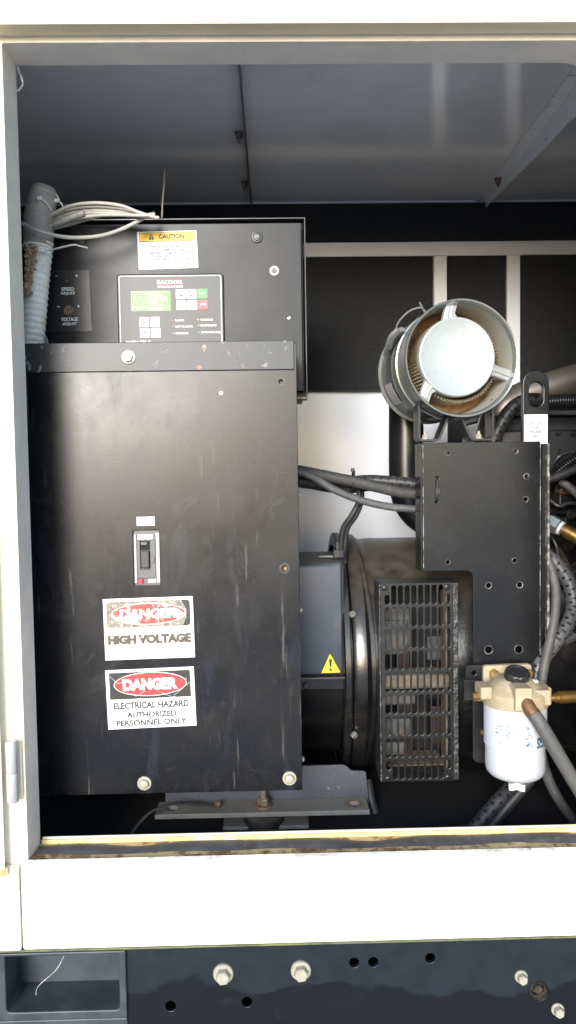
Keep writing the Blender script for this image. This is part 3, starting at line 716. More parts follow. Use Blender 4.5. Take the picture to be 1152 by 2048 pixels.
tf = ob('top_bar', box(vxl - .001, tfx1, YC - .004, YC - .0003, pt.z(742), pt.z(683.5), .0012), 'black_flange', cov)
ob('top_bar_fold', box(vxl, tfx1 - .001, YC - .0002, YC + .12, pt.z(683.5) - .0028, pt.z(683.5) - .0004, .0006), 'black_flange', cov)
# stamped serial, reversed, as dots stand proud
ptxt(pt, 'BHH0575E08-', 413, 709.5, 522, 717.5, 'foot_web', tf, -.00005, bold=-.012, mirror=True, space=1.25, lift=.0005, name='stamped_number')
# rust spots on the bar
for x, y, a, b in ((409, 697, 4, 7), (398, 736, 6, 4)):
    c = pt.p(x, y); ob('rust_spot', plate([(c[0] + a * pt.k * math.cos(t) * (1 + .25 * math.sin(3 * t)), c[1] + b * pt.k * math.sin(t) * (1 + .2 * math.cos(4 * t))) for t in [2 * math.pi * i / 18 for i in range(18)]], [], YC - .0044, .0004, 0), 'rust_patch', tf)
bolt(px(PL(YC - .004, 257, 715), 257, 714.5), .0088, cov, 'bolt_zinc', .006, 1.5, .22, rot=.1)
# threaded holes with worn rings
for x, y, r, ro in ((561.5, 763, 4.6, 10), (569.5, 1137, 6, 11)):
    q = px(PL(YC, x, y), x, y)
    nutr = ob('hole_ring', plate(circle(q.x, q.z, ro * pc.k, 26), [circle(q.x, q.z, (r + .6) * pc.k, 20)], YC - .0006, .0006, .0003), 'black_flange', cov)
    ob('thread', lathe([(r * pc.k * 1.02, .001), (r * pc.k * .82, .0025), (r * pc.k * .82, .012), (0, .012)], q, (0, 1, 0), 18, cap=False), 'bolt_rust', nutr, True)
for x, y in ((289, 1566), (579, 1556)):
    bolt(px(PL(YC, x, y), x, y), .0088, cov, 'bolt_pale', .007, 1.5, .35, round_=True)
ob('paint_chip', lathe([(.004, 0), (.003, .0003), (0, .0004)], px(PL(YC, 442, 786), 442, 786), (0, -1, 0), 7), 'sticker_grey_white', cov)
# edge bolts on the right side seen in profile
for y in (719, 991, 1219, 1514):
    q = W(595 + (y - 700) * .021, y, YC + .04)
    bolt((vx1 if y > 740 else tfx1, YC + .03, q.z), .0052, cov, 'bolt_pale', .005, 0, dirv=(1, 0, 0))
# labels --------------------------------------------------------------
def on(pl, rot, xc, yc):
    """label space: pixels from the label's centre, turned by rot"""
    c = pl.p(xc, yc); k = pl.k; co, si = math.cos(rot), math.sin(rot)
    return lambda u, v: (c[0] + (u * co + v * si) * k, c[1] + (u * si - v * co) * k)
def poly(f, pts): return [f(*p) for p in pts]
def ell(f, u, v, a, b, n=48): return [f(u + a * math.cos(2 * math.pi * i / n), v + b * math.sin(2 * math.pi * i / n)) for i in range(n)]
def ltxt(pl, f, rot, s, u0, v0, u1, v1, mat, par, lift=.0004, dy=0, **kw):
    c = f((u0 + u1) / 2, (v0 + v1) / 2)
    txt(s, c[0], c[1], pl.Y + dy, mat, par, h=abs(v1 - v0) * pl.k, wd=abs(u1 - u0) * pl.k, rot=rot, lift=lift, **kw)
# small white tag over the breaker
pt1 = PL(YC, 291, 1042)
tg = ob('small_label', plate(pt1.rect(273.5, 1033.5, 309.5, 1051.5), [], YC - .0005, .0005, .0001), 'sticker_white', cov)
for x in (283.5, 287, 303.5): ob('print', pbox(pt1, x, 1043.8, x + 2, 1045.2, .0003, 0, -.0008), 'ink_soft', tg)
# high voltage
pl1 = PL(YC, 298, 1256); r1_ = R(1.0); f1 = on(pl1, r1_, 298, 1256.5)
lb = ob('danger_label', plate(poly(f1, [(-90, 62), (90, 62), (90, -62), (-90, -62)]), [], YC - .0005, .0005, .0001), 'sticker_white', cov, label='sun bleached danger high voltage label')
flat(rounded(poly(f1, [(-84, -3), (84, -3), (84, -56), (-84, -56)]), .008), [ell(f1, 0, -29.5, 75, 22)], YC - .0006, 'ink_black_worn', lb, 'black_field')
flat(rounded(poly(f1, [(68, -3.5), (83.5, -3.5), (83.5, -55.5), (66, -55.5), (75, -40), (77, -29.5), (75, -18)]), [0, .007, .007, 0, .002, .002, .002]), [], YC - .0008, 'ink_black_scuffed', lb, 'black_field')
flat(ell(f1, 0, -29.5, 73.5, 20.5), [], YC - .0006, 'ink_red_worn', lb, 'red_oval')
ltxt(pl1, f1, r1_, 'DANGER', -57, -40, 57, -20, 'sticker_white', lb, dy=-.001, bold=.045)
ltxt(pl1, f1, r1_, 'HIGH VOLTAGE', -83, 12, 84, 31, 'ink_faded', lb, dy=-.0006, bold=.075)
# electrical hazard
pl2 = PL(YC, 302, 1396); r2_ = R(1.5); f2 = on(pl2, r2_, 302, 1396)
lb = ob('danger_label', plate(poly(f2, [(-89, 60.5), (89, 60.5), (89, -60.5), (-89, -60.5)]), [], YC - .0005, .0005, .0001), 'sticker_white', cov, label='danger electrical hazard authorized personnel only label')
flat(poly(f2, [(-82, 0), (81, 0), (81, -54.5), (-82, -54.5)]), [ell(f2, 0, -29, 73.5, 24.5)], YC - .0006, 'ink_black_scuffed', lb, 'black_field')
flat(ell(f2, 0, -29, 72, 23), [], YC - .0006, 'ink_red', lb, 'red_oval')
ltxt(pl2, f2, r2_, 'DANGER', -55, -41, 55, -17, 'sticker_white', lb, dy=-.001, bold=.06)
ltxt(pl2, f2, r2_, 'ELECTRICAL HAZARD', -76, 6.5, 76, 20, 'ink_black', lb, dy=-.0006, bold=.035)
for a, b in ((-81, -20), (2, 20), (28, 33), (58, 78)): flat(poly(f2, [(a, 23.6), (b, 23.6), (b, 22.6), (a, 22.6)]), [], YC - .0006, 'ink_soft', lb, 'rule')
ltxt(pl2, f2, r2_, 'AUTHORIZED', -50, 27, 50, 38.5, 'ink_black', lb, dy=-.0006, bold=.03)
ltxt(pl2, f2, r2_, 'PERSONNEL ONLY', -72, 43, 70, 55, 'ink_black', lb, dy=-.0006, bold=.03)
for u, v, a, b in ((-37, 27, -36, 32), (-27, 35, -21, 36)):     # scratched letters
    flat(poly(f2, [(u, v), (a, b), (a + 2.2, b - .5), (u + 2.5, v - .5)]), [], YC - .0012, 'sticker_white', lb, 'scratch')
# tape curls over the black field
for pts in ([(-80, -48), (-70, -38), (-62, -33), (-56, -36)], [(46, -4), (58, -12), (70, -22), (80, -30)], [(22, -10), (36, -4), (44, -1), (50, -2)], [(-40, -12), (-30, -6), (-20, -10), (-10, -16)]):
    Q = [f2(*p) for p in pts]; ob('tape_crease', tube([(q[0], YC - .0014, q[1]) for q in Q], .0008, 16, 6, squash=.5), 'sticker_grey_white', lb, True)

# ================================================================== circuit breaker in the cover's window
pq = PL(YC + .001, 294, 1115)
brk = thing('circuit_breaker', 'grey circuit breaker with dark toggle in the cover window', 'breaker')
ob('case', pbox(pq, 260, 1052, 328, 1178, .07, .002, .0035), 'breaker_grey', brk)
ob('side_rail', pbox(pq, 268.2, 1068, 273.2, 1166, .003, .0008, .0002), 'breaker_edge', brk)
ob('side_rail', pbox(pq, 312, 1066, 319.4, 1166, .003, .0008, .0002), 'breaker_edge', brk)
ob('upper_label', pbox(pq, 275, 1068.5, 307, 1079, .002, .0004, .0012), 'plastic_pale', brk)
ob('toggle_frame', plate(pq.rect(274, 1080, 311.5, 1156), [pq.rect(280.5, 1082, 300.5, 1139)], pq.Y - .001, .0042, .0008), 'breaker_grey', brk)
tg = ob('toggle', pbox(pq, 281.5, 1101, 299.5, 1136, .012, .002, -.006), 'breaker_dark', brk)
ob('toggle_slot', pbox(pq, 281, 1083, 300, 1100, .001, 0, .0022), 'dark_void', brk)
ob('slot_catch', pbox(pq, 282, 1084, 294, 1090, .002, .0005, .0005), 'breaker_grey', brk)
ob('trip_button', pbox(pq, 274.5, 1157, 284, 1167.5, .004, .0008, -.0012), 'key_red', brk)
rb = ob('rating_tag', pbox(pq, 295, 1158, 310, 1166, .002, .0004, .0006), 'plastic_pale', brk)
ob('case_step', pbox(pq, 300.8, 1113, 309, 1126, .004, .0008, -.003), 'breaker_grey', brk)
# ================================================================== alternator
AX_Y, AR = 1.80, .282
AZ = W(830, 1362, 1.52).z
pal = PL(1.52, 800, 1360)
alt = thing('alternator', 'black cast alternator with slotted air grille and blue grey side cover', 'alternator')
def xring(prof, n=64):      # profile (radius, X) around the shaft axis
    bm = bmesh.new(); rings = []
    for r, x in prof: rings.append([bm.verts.new((x, AX_Y - r * math.cos(2 * math.pi * i / n), AZ + r * math.sin(2 * math.pi * i / n))) for i in range(n)])
    for A, B in zip(rings, rings[1:]):
        for i in range(n): bm.faces.new((A[i], A[(i + 1) % n], B[(i + 1) % n], B[i]))
    return bm
xa = pal.x
# fan housing with a window behind the grille
WIN = (xa(766), xa(908), pal.z(1560), pal.z(1168))
n = 96; prof = [(AR - .012, xa(706)), (AR, xa(709)), (AR + .004, xa(716)), (AR + .004, xa(735)), (AR - .004, xa(742)), (AR - .008, xa(752)), (AR - .006, WIN[0]), (AR - .006, xa(835)), (AR - .006, WIN[1]), (AR - .004, xa(925)), (AR + .002, xa(990)), (AR + .002, xa(1180))]
bm = bmesh.new(); rings = []
for r, x in prof: rings.append([bm.verts.new((x, AX_Y - r * math.cos(2 * math.pi * i / n), AZ + r * math.sin(2 * math.pi * i / n))) for i in range(n)])
for q, (A, B) in enumerate(zip(rings, rings[1:])):
    for i in range(n):
        a = 2 * math.pi * (i + .5) / n
        if q in (6, 7) and math.cos(a) > 0 and WIN[2] < AZ + AR * math.sin(a) < WIN[3]: continue
        bm.faces.new((A[i], A[(i + 1) % n], B[(i + 1) % n], B[i]))
fan = ob('fan_housing', solidify(bm, .010), 'alternator_black', alt, True)
# flange ring with a raised bead
ob('flange_ring', solidify(xring([(AR - .02, xa(688)), (AR + .006, xa(689)), (AR + .009, xa(692)), (AR + .009, xa(702)), (AR + .004, xa(706)), (AR - .02, xa(706.5))]), .006), 'alternator_black', alt, True)
# swept rib from the flange to the grille
bmr = bmesh.new(); prev = None
for i in range(40):
    a = R(64 - 128 * i / 39); xx = xa(738 + 14 * (1 - math.cos(R(90) * min(1, abs(i - 19.5) / 19.5))) * -1 + 10)
    for rr in (0,):
        c = Vector((xx, AX_Y - (AR - .004) * math.cos(a), AZ + (AR - .004) * math.sin(a))); nn = Vector((0, -math.cos(a), math.sin(a)))
        ring = [bmr.verts.new(c + Vector((s * .0055, 0, 0)) + nn * t) for s, t in ((-1, -.004), (-.7, .007), (.7, .007), (1, -.004))]
        if prev:
            for k in range(3): bmr.faces.new((prev[k], prev[k + 1], ring[k + 1], ring[k]))
        prev = ring
ob('housing_rib', bmr, 'alternator_black', alt, True)
for y in (1232, 1470):
    zz = W(708, y, 1.53).z; sn = (zz - AZ) / (AR + .009); a = math.asin(max(-1, min(1, sn)))
    bolt((xa(707), AX_Y - (AR + .006) * math.cos(a), zz), .0075, alt, 'bolt_zinc', .008, 0, dirv=(.55, -math.cos(a), math.sin(a)))
# stator behind the side cover
ob('stator_shell', solidify(xring([(.235, xa(420)), (.235, xa(690))]), .01), 'engine_black', alt, True)
# side cover box
YS = 1.545
pS = PL(YS, 640, 1240)
sx0, sx1 = pS.x(430), pS.x(690)
ob('side_cover', box(sx0, sx1, YS, 1.80, pS.z(1352), pS.z(1127), .010, 4), 'alternator_blue', alt, True)
ob('cover_seam', box(pS.x(682), pS.x(684.5), YS - .0012, 1.79, pS.z(1350), pS.z(1129), 0), 'dark_void', alt)
ob('cover_ledge', pbox(pS, 430, 1353, 695, 1379, .03, .003, -.008), 'alternator_black', alt)
ob('cover_plug', lathe([(.008, 0), (.008, .004), (.006, .006), (0, .006)], px(pS, 611, 1368, -.008), (0, -1, 0), 20), 'cap_black', alt, True)
# warning triangle
pw_ = PL(YS, 660, 1328); 
tri_ = rounded([pw_.p(639, 1347), pw_.p(683.5, 1346), pw_.p(660, 1303)], .002)
tri = ob('warning_triangle', plate(tri_, [], YS - .0006, .0006, .0001), 'ink_soft', alt, label='yellow warning triangle with exclamation mark')
flat(rounded([pw_.p(642, 1345.6), pw_.p(680.5, 1344.8), pw_.p(660.2, 1307)], .0016), [], YS - .0006, 'tri_yellow', tri, 'yellow_field')
flat(rounded([pw_.p(659.4, 1333.5), pw_.p(662.4, 1333.5), pw_.p(664, 1318), pw_.p(658, 1318)], .0008), [], YS - .001, 'ink_soft', tri, 'exclamation')
flat(circle(*pw_.p(661, 1339), 2.7 * pw_.k, 16), [], YS - .001, 'ink_soft', tri, 'exclamation')
# grille
YG = 1.495
pg = PL(YG, 838, 1364)
gx0, gx1, gz0, gz1 = pg.x(763), pg.x(907), pg.z(1563), pg.z(1166)
sl_ = []
for c in range(10):
    for r_ in range(9):
        cx_, cy_ = 775.8 + c * 13.35, 1189.5 + r_ * 43.7
        w_, h_ = 9.8, 39.2
        if (c in (0, 9) and r_ in (0, 8)):
            cy_ += 9 if r_ == 0 else -9; h_ = 19
        x_, z_ = pg.p(cx_, cy_); rr = w_ / 2 * pg.k; hh = (h_ / 2) * pg.k - rr
        sl_.append([(x_ + rr * math.cos(a), z_ + hh + rr * math.sin(a)) for a in [math.pi * k / 6 for k in range(7)]] + [(x_ + rr * math.cos(a), z_ - hh + rr * math.sin(a)) for a in [math.pi + math.pi * k / 6 for k in range(7)]])
gr = ob('air_grille', plate([(gx0, gz0), (gx1, gz0), (gx1, gz1), (gx0, gz1)], sl_, YG, .004, .0008), 'grille_black', alt)
M('grille_side', (.02, .022, .024), .35, var=.3, vscale=40, layers=[((.12, .13, .13), 90, .55, .62, .6)], bump=(1.0, 90, .004))
for nm, b in (('grille_side', box(gx1, gx1 + .011, YG + .001, YG + .075, gz0 + .001, gz1 - .001, .002)), ('grille_side', box(gx0 - .0035, gx0 - .0002, YG + .001, YG + .075, gz0 + .001, gz1 - .001, .001)),
              ('grille_side', box(gx0, gx1, YG + .0045, YG + .075, gz1 - .004, gz1 - .0005, .001)), ('grille_side', box(gx0, gx1, YG + .0045, YG + .075, gz0 + .0005, gz0 + .004, .001))):
    ob(nm, b, 'grille_side', gr)
for x, y in ((771.5, 1175), (895, 1175), (774.5, 1556), (895, 1556)):
    p = px(pg, x, y); ob('screw', lathe([(.0062, 0), (.0060, .002), (.0042, .0035), (.0026, .0036), (.0022, .0018), (0, .0018)], p, (0, -1, 0), 18), 'grille_black', gr, True)
# what shows through the slots
pi = PL(1.585, 838, 1364)
def inn(nm, x0, y0, x1, y1, d0, d1, mat, bev=.004): return ob(nm, box(pi.x(x0), pi.x(x1), d0, d1, pi.z(y1), pi.z(y0), bev), mat, alt)
inn('pole_piece', 758, 1212, 818, 1290, 1.565, 1.62, 'cast_grey')
inn('pole_piece', 758, 1235, 812, 1302, 1.555, 1.575, 'cast_grey')
inn('terminal_bar', 758, 1336, 890, 1366, 1.535, 1.60, 'cast_tan', .008)
inn('terminal_bar', 758, 1372, 826, 1400, 1.55, 1.61, 'cast_grey', .006)
inn('pole_piece', 758, 1430, 818, 1470, 1.565, 1.62, 'cast_grey')
inn('brush_block', 758, 1474, 808, 1500, 1.555, 1.60, 'cast_grey')
inn('rotor_coil', 800, 1260, 830, 1560, 1.63, 1.66, 'rotor_red')
inn('rotor_coil', 862, 1280, 900, 1330, 1.62, 1.66, 'cast_grey')
inn('rotor_coil', 868, 1420, 910, 1500, 1.61, 1.66, 'rotor_red')
inn('sump_ledge', 770, 1524, 892, 1552, 1.565, 1.66, 'cast_tan', .006)
inn('inner_web', 884, 1180, 896, 1540, 1.55, 1.60, 'cast_tan', .004)
ob('air_baffle', box(pi.x(765), pi.x(900), 1.68, 1.69, pi.z(1540), pi.z(1170), 0), 'dark_void', alt)
# foot: angle bar under the stator
pF = PL(1.56, 520, 1570)
ft = ob('foot_web', plate(rounded([pF.p(330, 1612), pF.p(738, 1612), pF.p(732, 1548), pF.p(703, 1546), pF.p(692, 1534), pF.p(330, 1534)], [.002, .002, .004, .004, .01, .002]), [], 1.56, .008, .001), 'foot_web', alt)
fz = W(560, 1600, 1.555).z
fl = bmesh.new()
ffz = fz
x0_, x1_ = PL(1.5, 320, 1610).x(309), PL(1.5, 700, 1610).x(739)
hol = [W(708, 1606, 1.528).x, W(344, 1612, 1.528).x]
cu = plate([(x0_, 1.498), (x1_, 1.498), (x1_, 1.559), (x0_, 1.559)], [circle(hol[0], 1.528, .012, 20), circle(hol[1], 1.528, .012, 20)], 0, .010, .001)
for v in cu.verts: v.co = (v.co.x, v.co.z, ffz - v.co.y)
ob('foot_flange', cu, 'foot_steel', alt)
for hx in hol[:1]:
    rg = plate(circle(hx, 1.528, .020, 24), [circle(hx, 1.528, .0125, 20)], 0, .0006, .0002)
    for v in rg.verts: v.co = (v.co.x, v.co.z, ffz + .0007 - v.co.y)
    ob('hole_ring', rg, 'bolt_rust', alt)
bx_ = W(527, 1606, 1.528).x
bolt((bx_, 1.528, ffz), .0125, alt, 'bolt_rust', .014, 1.5, .3, (0, 0, 1), stub=.018, name='mount_nut')
mnt = thing('rubber_mount', 'round black rubber mount under the alternator foot bar', 'rubber mount')
ob('rubber_puck', lathe([(.030, -.07), (.040, -.055), (.043, -.035), (.040, -.018), (.030, -.012), (0, -.012)], (bx_, 1.528, ffz), (0, 0, 1), 28), 'rubber', mnt, True)
ob('support_rail', box(bx_ - .085, bx_ + .095, 1.50, 1.60, ffz - .13, ffz - .03, .004), 'foot_steel', mnt)
# braided earth strap bolted to the foot
q1 = Vector((W(440, 1608, 1.53).x, 1.53, ffz + .002))
es = ob('earth_strap', tube([q1, q1 + Vector((-.03, -.004, .004)), q1 + Vector((-.07, -.012, .012)), W(345, 1607, 1.50), W(300, 1625, 1.47), W(262, 1668, 1.44), W(255, 1700, 1.44)], lambda t: .0085 if t < .25 else .0085 - min(.0048, (t - .25) * .03), 60, 10, squash=.28), 'braid', None, True, label='thin braided earth strap bolted to the alternator foot', cat='strap')
bolt(q1 + Vector((-.004, 0, .003)), .006, es, 'bolt_rust', .005, 1.4, .2, (0, 0, 1))

# ================================================================== mounting plate
YP = 1.45
pp = PL(YP, 970, 1090)
mp = thing('mounting_plate', 'tall black drilled mounting plate below the air cleaner', 'mounting plate')
ol = rounded([pp.p(846, 1140), pp.p(846, 884), pp.p(1081, 884), pp.p(1081, 1330), pp.p(945.5, 1330), pp.p(945.5, 1141)], [.002, .003, .003, .002, .002, .018])
ol = rounded([pp.p(846, 1140.5), pp.p(846, 884), pp.p(1081, 884), pp.p(1081, 1331), pp.p(945.5, 1331), pp.p(945.5, 1140.5)], [.002, .002, .003, .002, .002, .016])
hs = [circle(*pp.p(x, y), r * pp.k, 18) for x, y, r in ((896, 905, 4.6), (1031, 903, 4.6), (1053, 954, 5), (1051.5, 1000, 5), (895.5, 1123, 4.6), (1029.5, 1122, 5), (977, 1171, 5.8), (1039.5, 1171, 5.8), (977, 1300, 8), (1037.5, 1300, 8), (873.5, 1001, 4.2), (874.5, 955, 4.2))]
M('plate_edge', (.30, .285, .26), .45, metal=.3, var=.3, vscale=80, layers=[((.03, .03, .03), 60, .44, .52, .9)])
ob('main_plate', plate(ol, hs, YP, .006, .0009), 'plate_paint', mp)
for x, y, r in ((896, 905, 4.6), (1031, 903, 4.6), (1053, 954, 5), (1051.5, 1000, 5), (895.5, 1123, 4.6), (1029.5, 1122, 5), (977, 1171, 5.8), (1039.5, 1171, 5.8), (977, 1300, 8), (1037.5, 1300, 8)):
    c = pp.p(x, y); ob('hole_edge', plate(circle(*c, (r + 1.1) * pp.k, 20), [circle(*c, (r - .1) * pp.k, 20)], YP - .0003, .004, .0002), 'plate_edge', mp)
ob('left_flange', box(pp.x(842.5), pp.x(846), YP + .0015, YP + .06, pp.z(1142), pp.z(886), .001), 'plate_paint', mp)
ob('edge_wear', box(pp.x(846.2), pp.x(847.6), YP - .0004, YP + .004, pp.z(1137), pp.z(888), .0003), 'plate_edge', mp)
ob('edge_wear', box(pp.x(1079.8), pp.x(1081.2), YP - .0004, YP + .004, pp.z(1328), pp.z(889), .0003), 'plate_edge', mp)
ob('back_channel', box(pp.x(1060), pp.x(1097.5), YP + .012, YP + .02, pp.z(1316), pp.z(888.5), .0015), 'plate_paint', mp)
ob('channel_lip', box(pp.x(1094.5), pp.x(1099), YP - .002, YP + .0118, pp.z(1316), pp.z(888.5), .001), 'plate_edge', mp)
ob('top_lip', box(pp.x(843), pp.x(1078), YP + .0062, YP + .07, pp.z(884) - .006, pp.z(884) - .0005, .0008), 'plate_paint', mp)
# cable tie through the slot
zt = thing('cable_tie', 'black cable tie looped through the mounting plate slot', 'cable tie', 'cable ties')
ob('strap', tube([px(pp, 874.5, 953, .004), px(pp, 874.8, 960, -.003), px(pp, 874.3, 980, -.004), px(pp, 873.8, 997, -.003), px(pp, 873.5, 1003, .004)], .0022, 20, 8), 'wire_black', zt, True)
ob('tie_head', pbox(pp, 870.5, 975, 880, 987, .005, .001, -.006), 'cap_black', zt)

# ================================================================== air cleaner
Fc = W(925, 716, 1.43); Bc = W(852, 748, 1.655)
ad = (Fc - Bc).normalized(); LEN = (Fc - Bc).length
ac = thing('air_cleaner', 'round metal air cleaner with pale end cap above the mounting plate', 'air cleaner')
RA = .1095
ob('canister', lathe([(.05, -.012), (.085, -.006), (RA - .008, .0), (RA - .002, .004), (RA + .0025, .007), (RA + .0025, .012), (RA - .003, .016), (RA - .004, .10), (RA - .001, .104), (RA + .002, .110), (RA + .002, .120), (RA - .002, .125), (RA - .002, LEN - .06), (RA + .001, LEN - .012), (RA + .004, LEN - .004), (RA + .0035, LEN), (RA + .0005, LEN - .001), (RA - .003, LEN - .010)], Bc, ad, 72, cap=False), 'canister_metal', ac, True, ang=50)
ob('inner_wall', lathe([(RA - .0035, LEN - .010), (RA - .006, LEN - .07), (RA - .007, LEN - .115)], Bc, ad, 72, cap=False), 'canister_inner', ac, True)
ob('rust_ring', lathe([(RA - .0072, LEN - .078), (RA - .010, LEN - .090), (.080, LEN - .098), (0, LEN - .10)], Bc, ad, 64, cap=False), 'filter_rust', ac, True)
# pleated element
uu, vv = frame_of(ad); bm = bmesh.new(); NP = 150; r1_, r2_ = [], []
for i in range(NP):
    a = 2 * math.pi * i / NP; rr = .0775 if i % 2 else .0835
    dv = uu * math.cos(a) + vv * math.sin(a)
    r1_.append(bm.verts.new(Bc + ad * (LEN - .10) + dv * rr)); r2_.append(bm.verts.new(Bc + ad * (LEN - .024) + dv * rr))
for i in range(NP): bm.faces.new((r1_[i], r1_[(i + 1) % NP], r2_[(i + 1) % NP], r2_[i]))
ob('pleated_element', bm, 'filter_paper', ac)
# end cap
CO = Bc + W(917, 713, 1.43) - W(925, 716, 1.43)
cap = ob('end_cap', lathe([(.070, LEN - .026), (.0765, LEN - .024), (.0770, LEN - .012), (.0765, LEN - .0075), (.0752, LEN - .0052), (.0735, LEN - .0047), (.0718, LEN - .0052), (.0700, LEN - .0060), (.02, LEN - .0058), (0, LEN - .0058)], CO, ad, 64), 'aluminium', ac, True, ang=60)
sx_ = Vector((1, 0, 0)); sx_ = (sx_ - ad * sx_.dot(ad)).normalized(); sz_ = sx_.cross(ad); sz_ = sz_ if sz_.z > 0 else -sz_
for ang in (99, -17, 227):
    a = R(ang); dr = sx_ * math.cos(a) + sz_ * math.sin(a); tn = ad.cross(dr).normalized()
    bm = bmesh.new(); A = []
    for rr, ww, t in ((.066, .022, -.013), (.077, .0145, -.013), (.084, .0115, -.0145), (.104, .0115, -.016), (.1075, .012, -.008), (.1090, .0112, -.006)):
        c = CO + ad * (LEN + t) + dr * rr if rr < .1 else Bc + ad * (LEN + t) + dr * rr
        A.append([bm.verts.new(c + tn * ww * s + ad * h) for s, h in ((-1, -.006), (-.85, 0), (-.35, .001), (-.2, .0045), (.2, .0045), (.35, .001), (.85, 0), (1, -.006))])
    for P_, Q_ in zip(A, A[1:]):
        for k in range(7): bm.faces.new((P_[k], P_[k + 1], Q_[k + 1], Q_[k]))
    ob('cap_tab', solidify(bm, .0015), 'aluminium', cap, True)
# clamp latch on the upper left
def on_can(angdeg, t, h=0):
    a = R(angdeg); return Bc + ad * t + (sx_ * math.cos(a) + sz_ * math.sin(a)) * (RA + h)
lat = ob('clamp_latch', tube([on_can(166, .085, .004), on_can(160, .11, .010), on_can(152, .135, .012), on_can(146, .16, .010)], lambda t: .010 - .003 * t, 14, 8, squash=.7), 'latch_grey', ac, False)
ob('latch_lever', tube([on_can(163, .125, .014), on_can(156, .150, .020), on_can(149, .165, .016)], .0085, 8, 6, squash=.6), 'latch_grey', lat)
ob('wire_bail', tube([on_can(152, .14, .014), on_can(143, .155, .024), on_can(132, .17, .024), on_can(124, .185, .016), on_can(123, .19, .004)], .0018, 30, 8), 'latch_grey', lat, True)
ob('bail_tab', tube([on_can(123.5, .188, .002), on_can(123, .19, .026)], .0035, 4, 6, squash=.4), 'latch_grey', lat)
# paper label on the side
bm = bmesh.new(); A = []
for i in range(9):
    a = 196 + 26 * i / 8; A.append([bm.verts.new(on_can(a, t, -.0020)) for t in (.035, .085)])
for P_, Q_ in zip(A, A[1:]): bm.faces.new((P_[0], Q_[0], Q_[1], P_[1]))
ob('paper_label', solidify(bm, .0006), 'breaker_edge', ac, True)
# bracket: bent strap standing on the plate's top lip
pb2 = PL(YP + .02, 910, 850)
ptsb = [(837, 790), (837, 874), (841, 880), (872, 880), (878, 876), (893, 838), (899, 833), (917, 833), (923, 838), (938, 874), (944, 880), (979, 880), (984, 875), (984, 800)]
bk = ob('bracket', strip([pb2.p(*q) for q in ptsb], YP + .012, YP + .062, .0042), 'black_steel', ac)
for x in (852, 960):
    c = pb2.p(x, 877.5); bolt((c[0], YP + .030, c[1]), .0062, bk, 'bolt_pale', .007, 1.45, .3, (0, 0, 1), stub=.006)
ob('clamp_band', lathe([(RA - .001, .128), (RA + .0022, .129), (RA + .0022, .151), (RA - .001, .152)], Bc, ad, 64, cap=False), 'canister_metal', ac, True)

# ================================================================== intake pipe, exhaust pipe
k = 1.78 / F_PX
ob('intake_pipe', tube([W(812, 770, 1.78), W(812, 850, 1.78), W(812, 940, 1.78), W(815, 985, 1.78), W(830, 1018, 1.78), W(862, 1040, 1.78), W(920, 1046, 1.78)], 34.5 * k, 60, 28), 'pipe_black', None, True, label='glossy black intake pipe dropping from the air cleaner and elbowing right', cat='pipe')
k = 1.74 / F_PX
ob('exhaust_pipe', tube([W(962, 960, 1.78), W(978, 880, 1.76), W(1000, 825, 1.74), W(1045, 795, 1.74), W(1110, 772, 1.74), W(1180, 752, 1.74), W(1320, 718, 1.74)], 31 * k, 60, 28), 'exhaust_steel', None, True, label='heat stained steel exhaust pipe rising behind the lift eye', cat='pipe')

# ================================================================== lift eye
YE = 1.50
pe = PL(YE, 1071, 820)
le = thing('lift_eye', 'black steel lift eye with slot and white instruction label', 'lift eye')
xc_, zc_ = pe.p(1072, 767); rr = 26.5 * pe.k
arc = [(xc_ + rr * math.cos(a), zc_ + rr * math.sin(a)) for a in [math.pi * k_ / 16 for k_ in range(17)]]
slot = []
s0, s1 = pe.p(1072.5, 778), pe.p(1072.5, 800); r_s = 14.5 * pe.k
slot += [(s0[0] + r_s * math.cos(a), s0[1] + r_s * math.sin(a)) for a in [math.pi * i / 12 for i in range(13)]]
slot += [(s1[0] + r_s * math.cos(a), s1[1] + r_s * math.sin(a)) for a in [math.pi + math.pi * i / 12 for i in range(13)]]
ob('eye_plate', plate(arc + [(xc_ - rr, pe.z(1010)), (xc_ + rr, pe.z(1010))], [slot], YE, .012, .0018), 'black_steel', le)
lw = ob('instruction_label', plate(pe.rect(1048.5, 829, 1095, 893), [], YE - .0006, .0006, .0001), 'sticker_white', le)
for s, x0, x1, y in (('LIFT EYE', 1057, 1084.5, 843.5), ('FOR', 1064.5, 1077, 852.3), ('ENGINE', 1058.5, 1082.5, 860.6), ('ONLY.', 1061.5, 1080, 869)):
    ptxt(pe, s, x0, y, x1, y + 6.2, 'ink_black', lw, -.0007, bold=.02)

# ================================================================== fuel filter
YU = 1.372
pu = PL(YU - .05, 1030, 1440)
fx_ = W(1030, 1440, YU).x; FR = .0575
ff = thing('fuel_filter', 'white spin on fuel filter under a cream cast head', 'fuel filter')
zt_, zb_ = W(1030, 1428, YU - FR).z, W(1030, 1560, YU - FR * .3).z
zs_ = W(1030, 1508, YU - FR).z
ob('filter_can', lathe([(.018, zb_), (.034, zb_ + .0012), (.047, zb_ + .006), (.0535, zb_ + .013), (.0555, zb_ + .022), (.0550, zs_ - .002), (.0542, zs_ - .0008), (.0550, zs_), (FR + .0006, zs_ + .0006), (FR + .0006, zs_ + .002), (FR, zs_ + .003), (FR, zt_ + .003), (FR - .004, zt_ + .006)], (fx_, YU, 0), (0, 0, 1), 64), 'filter_white', ff, True, ang=55)
can = ff.children[-1] if ff.children else None
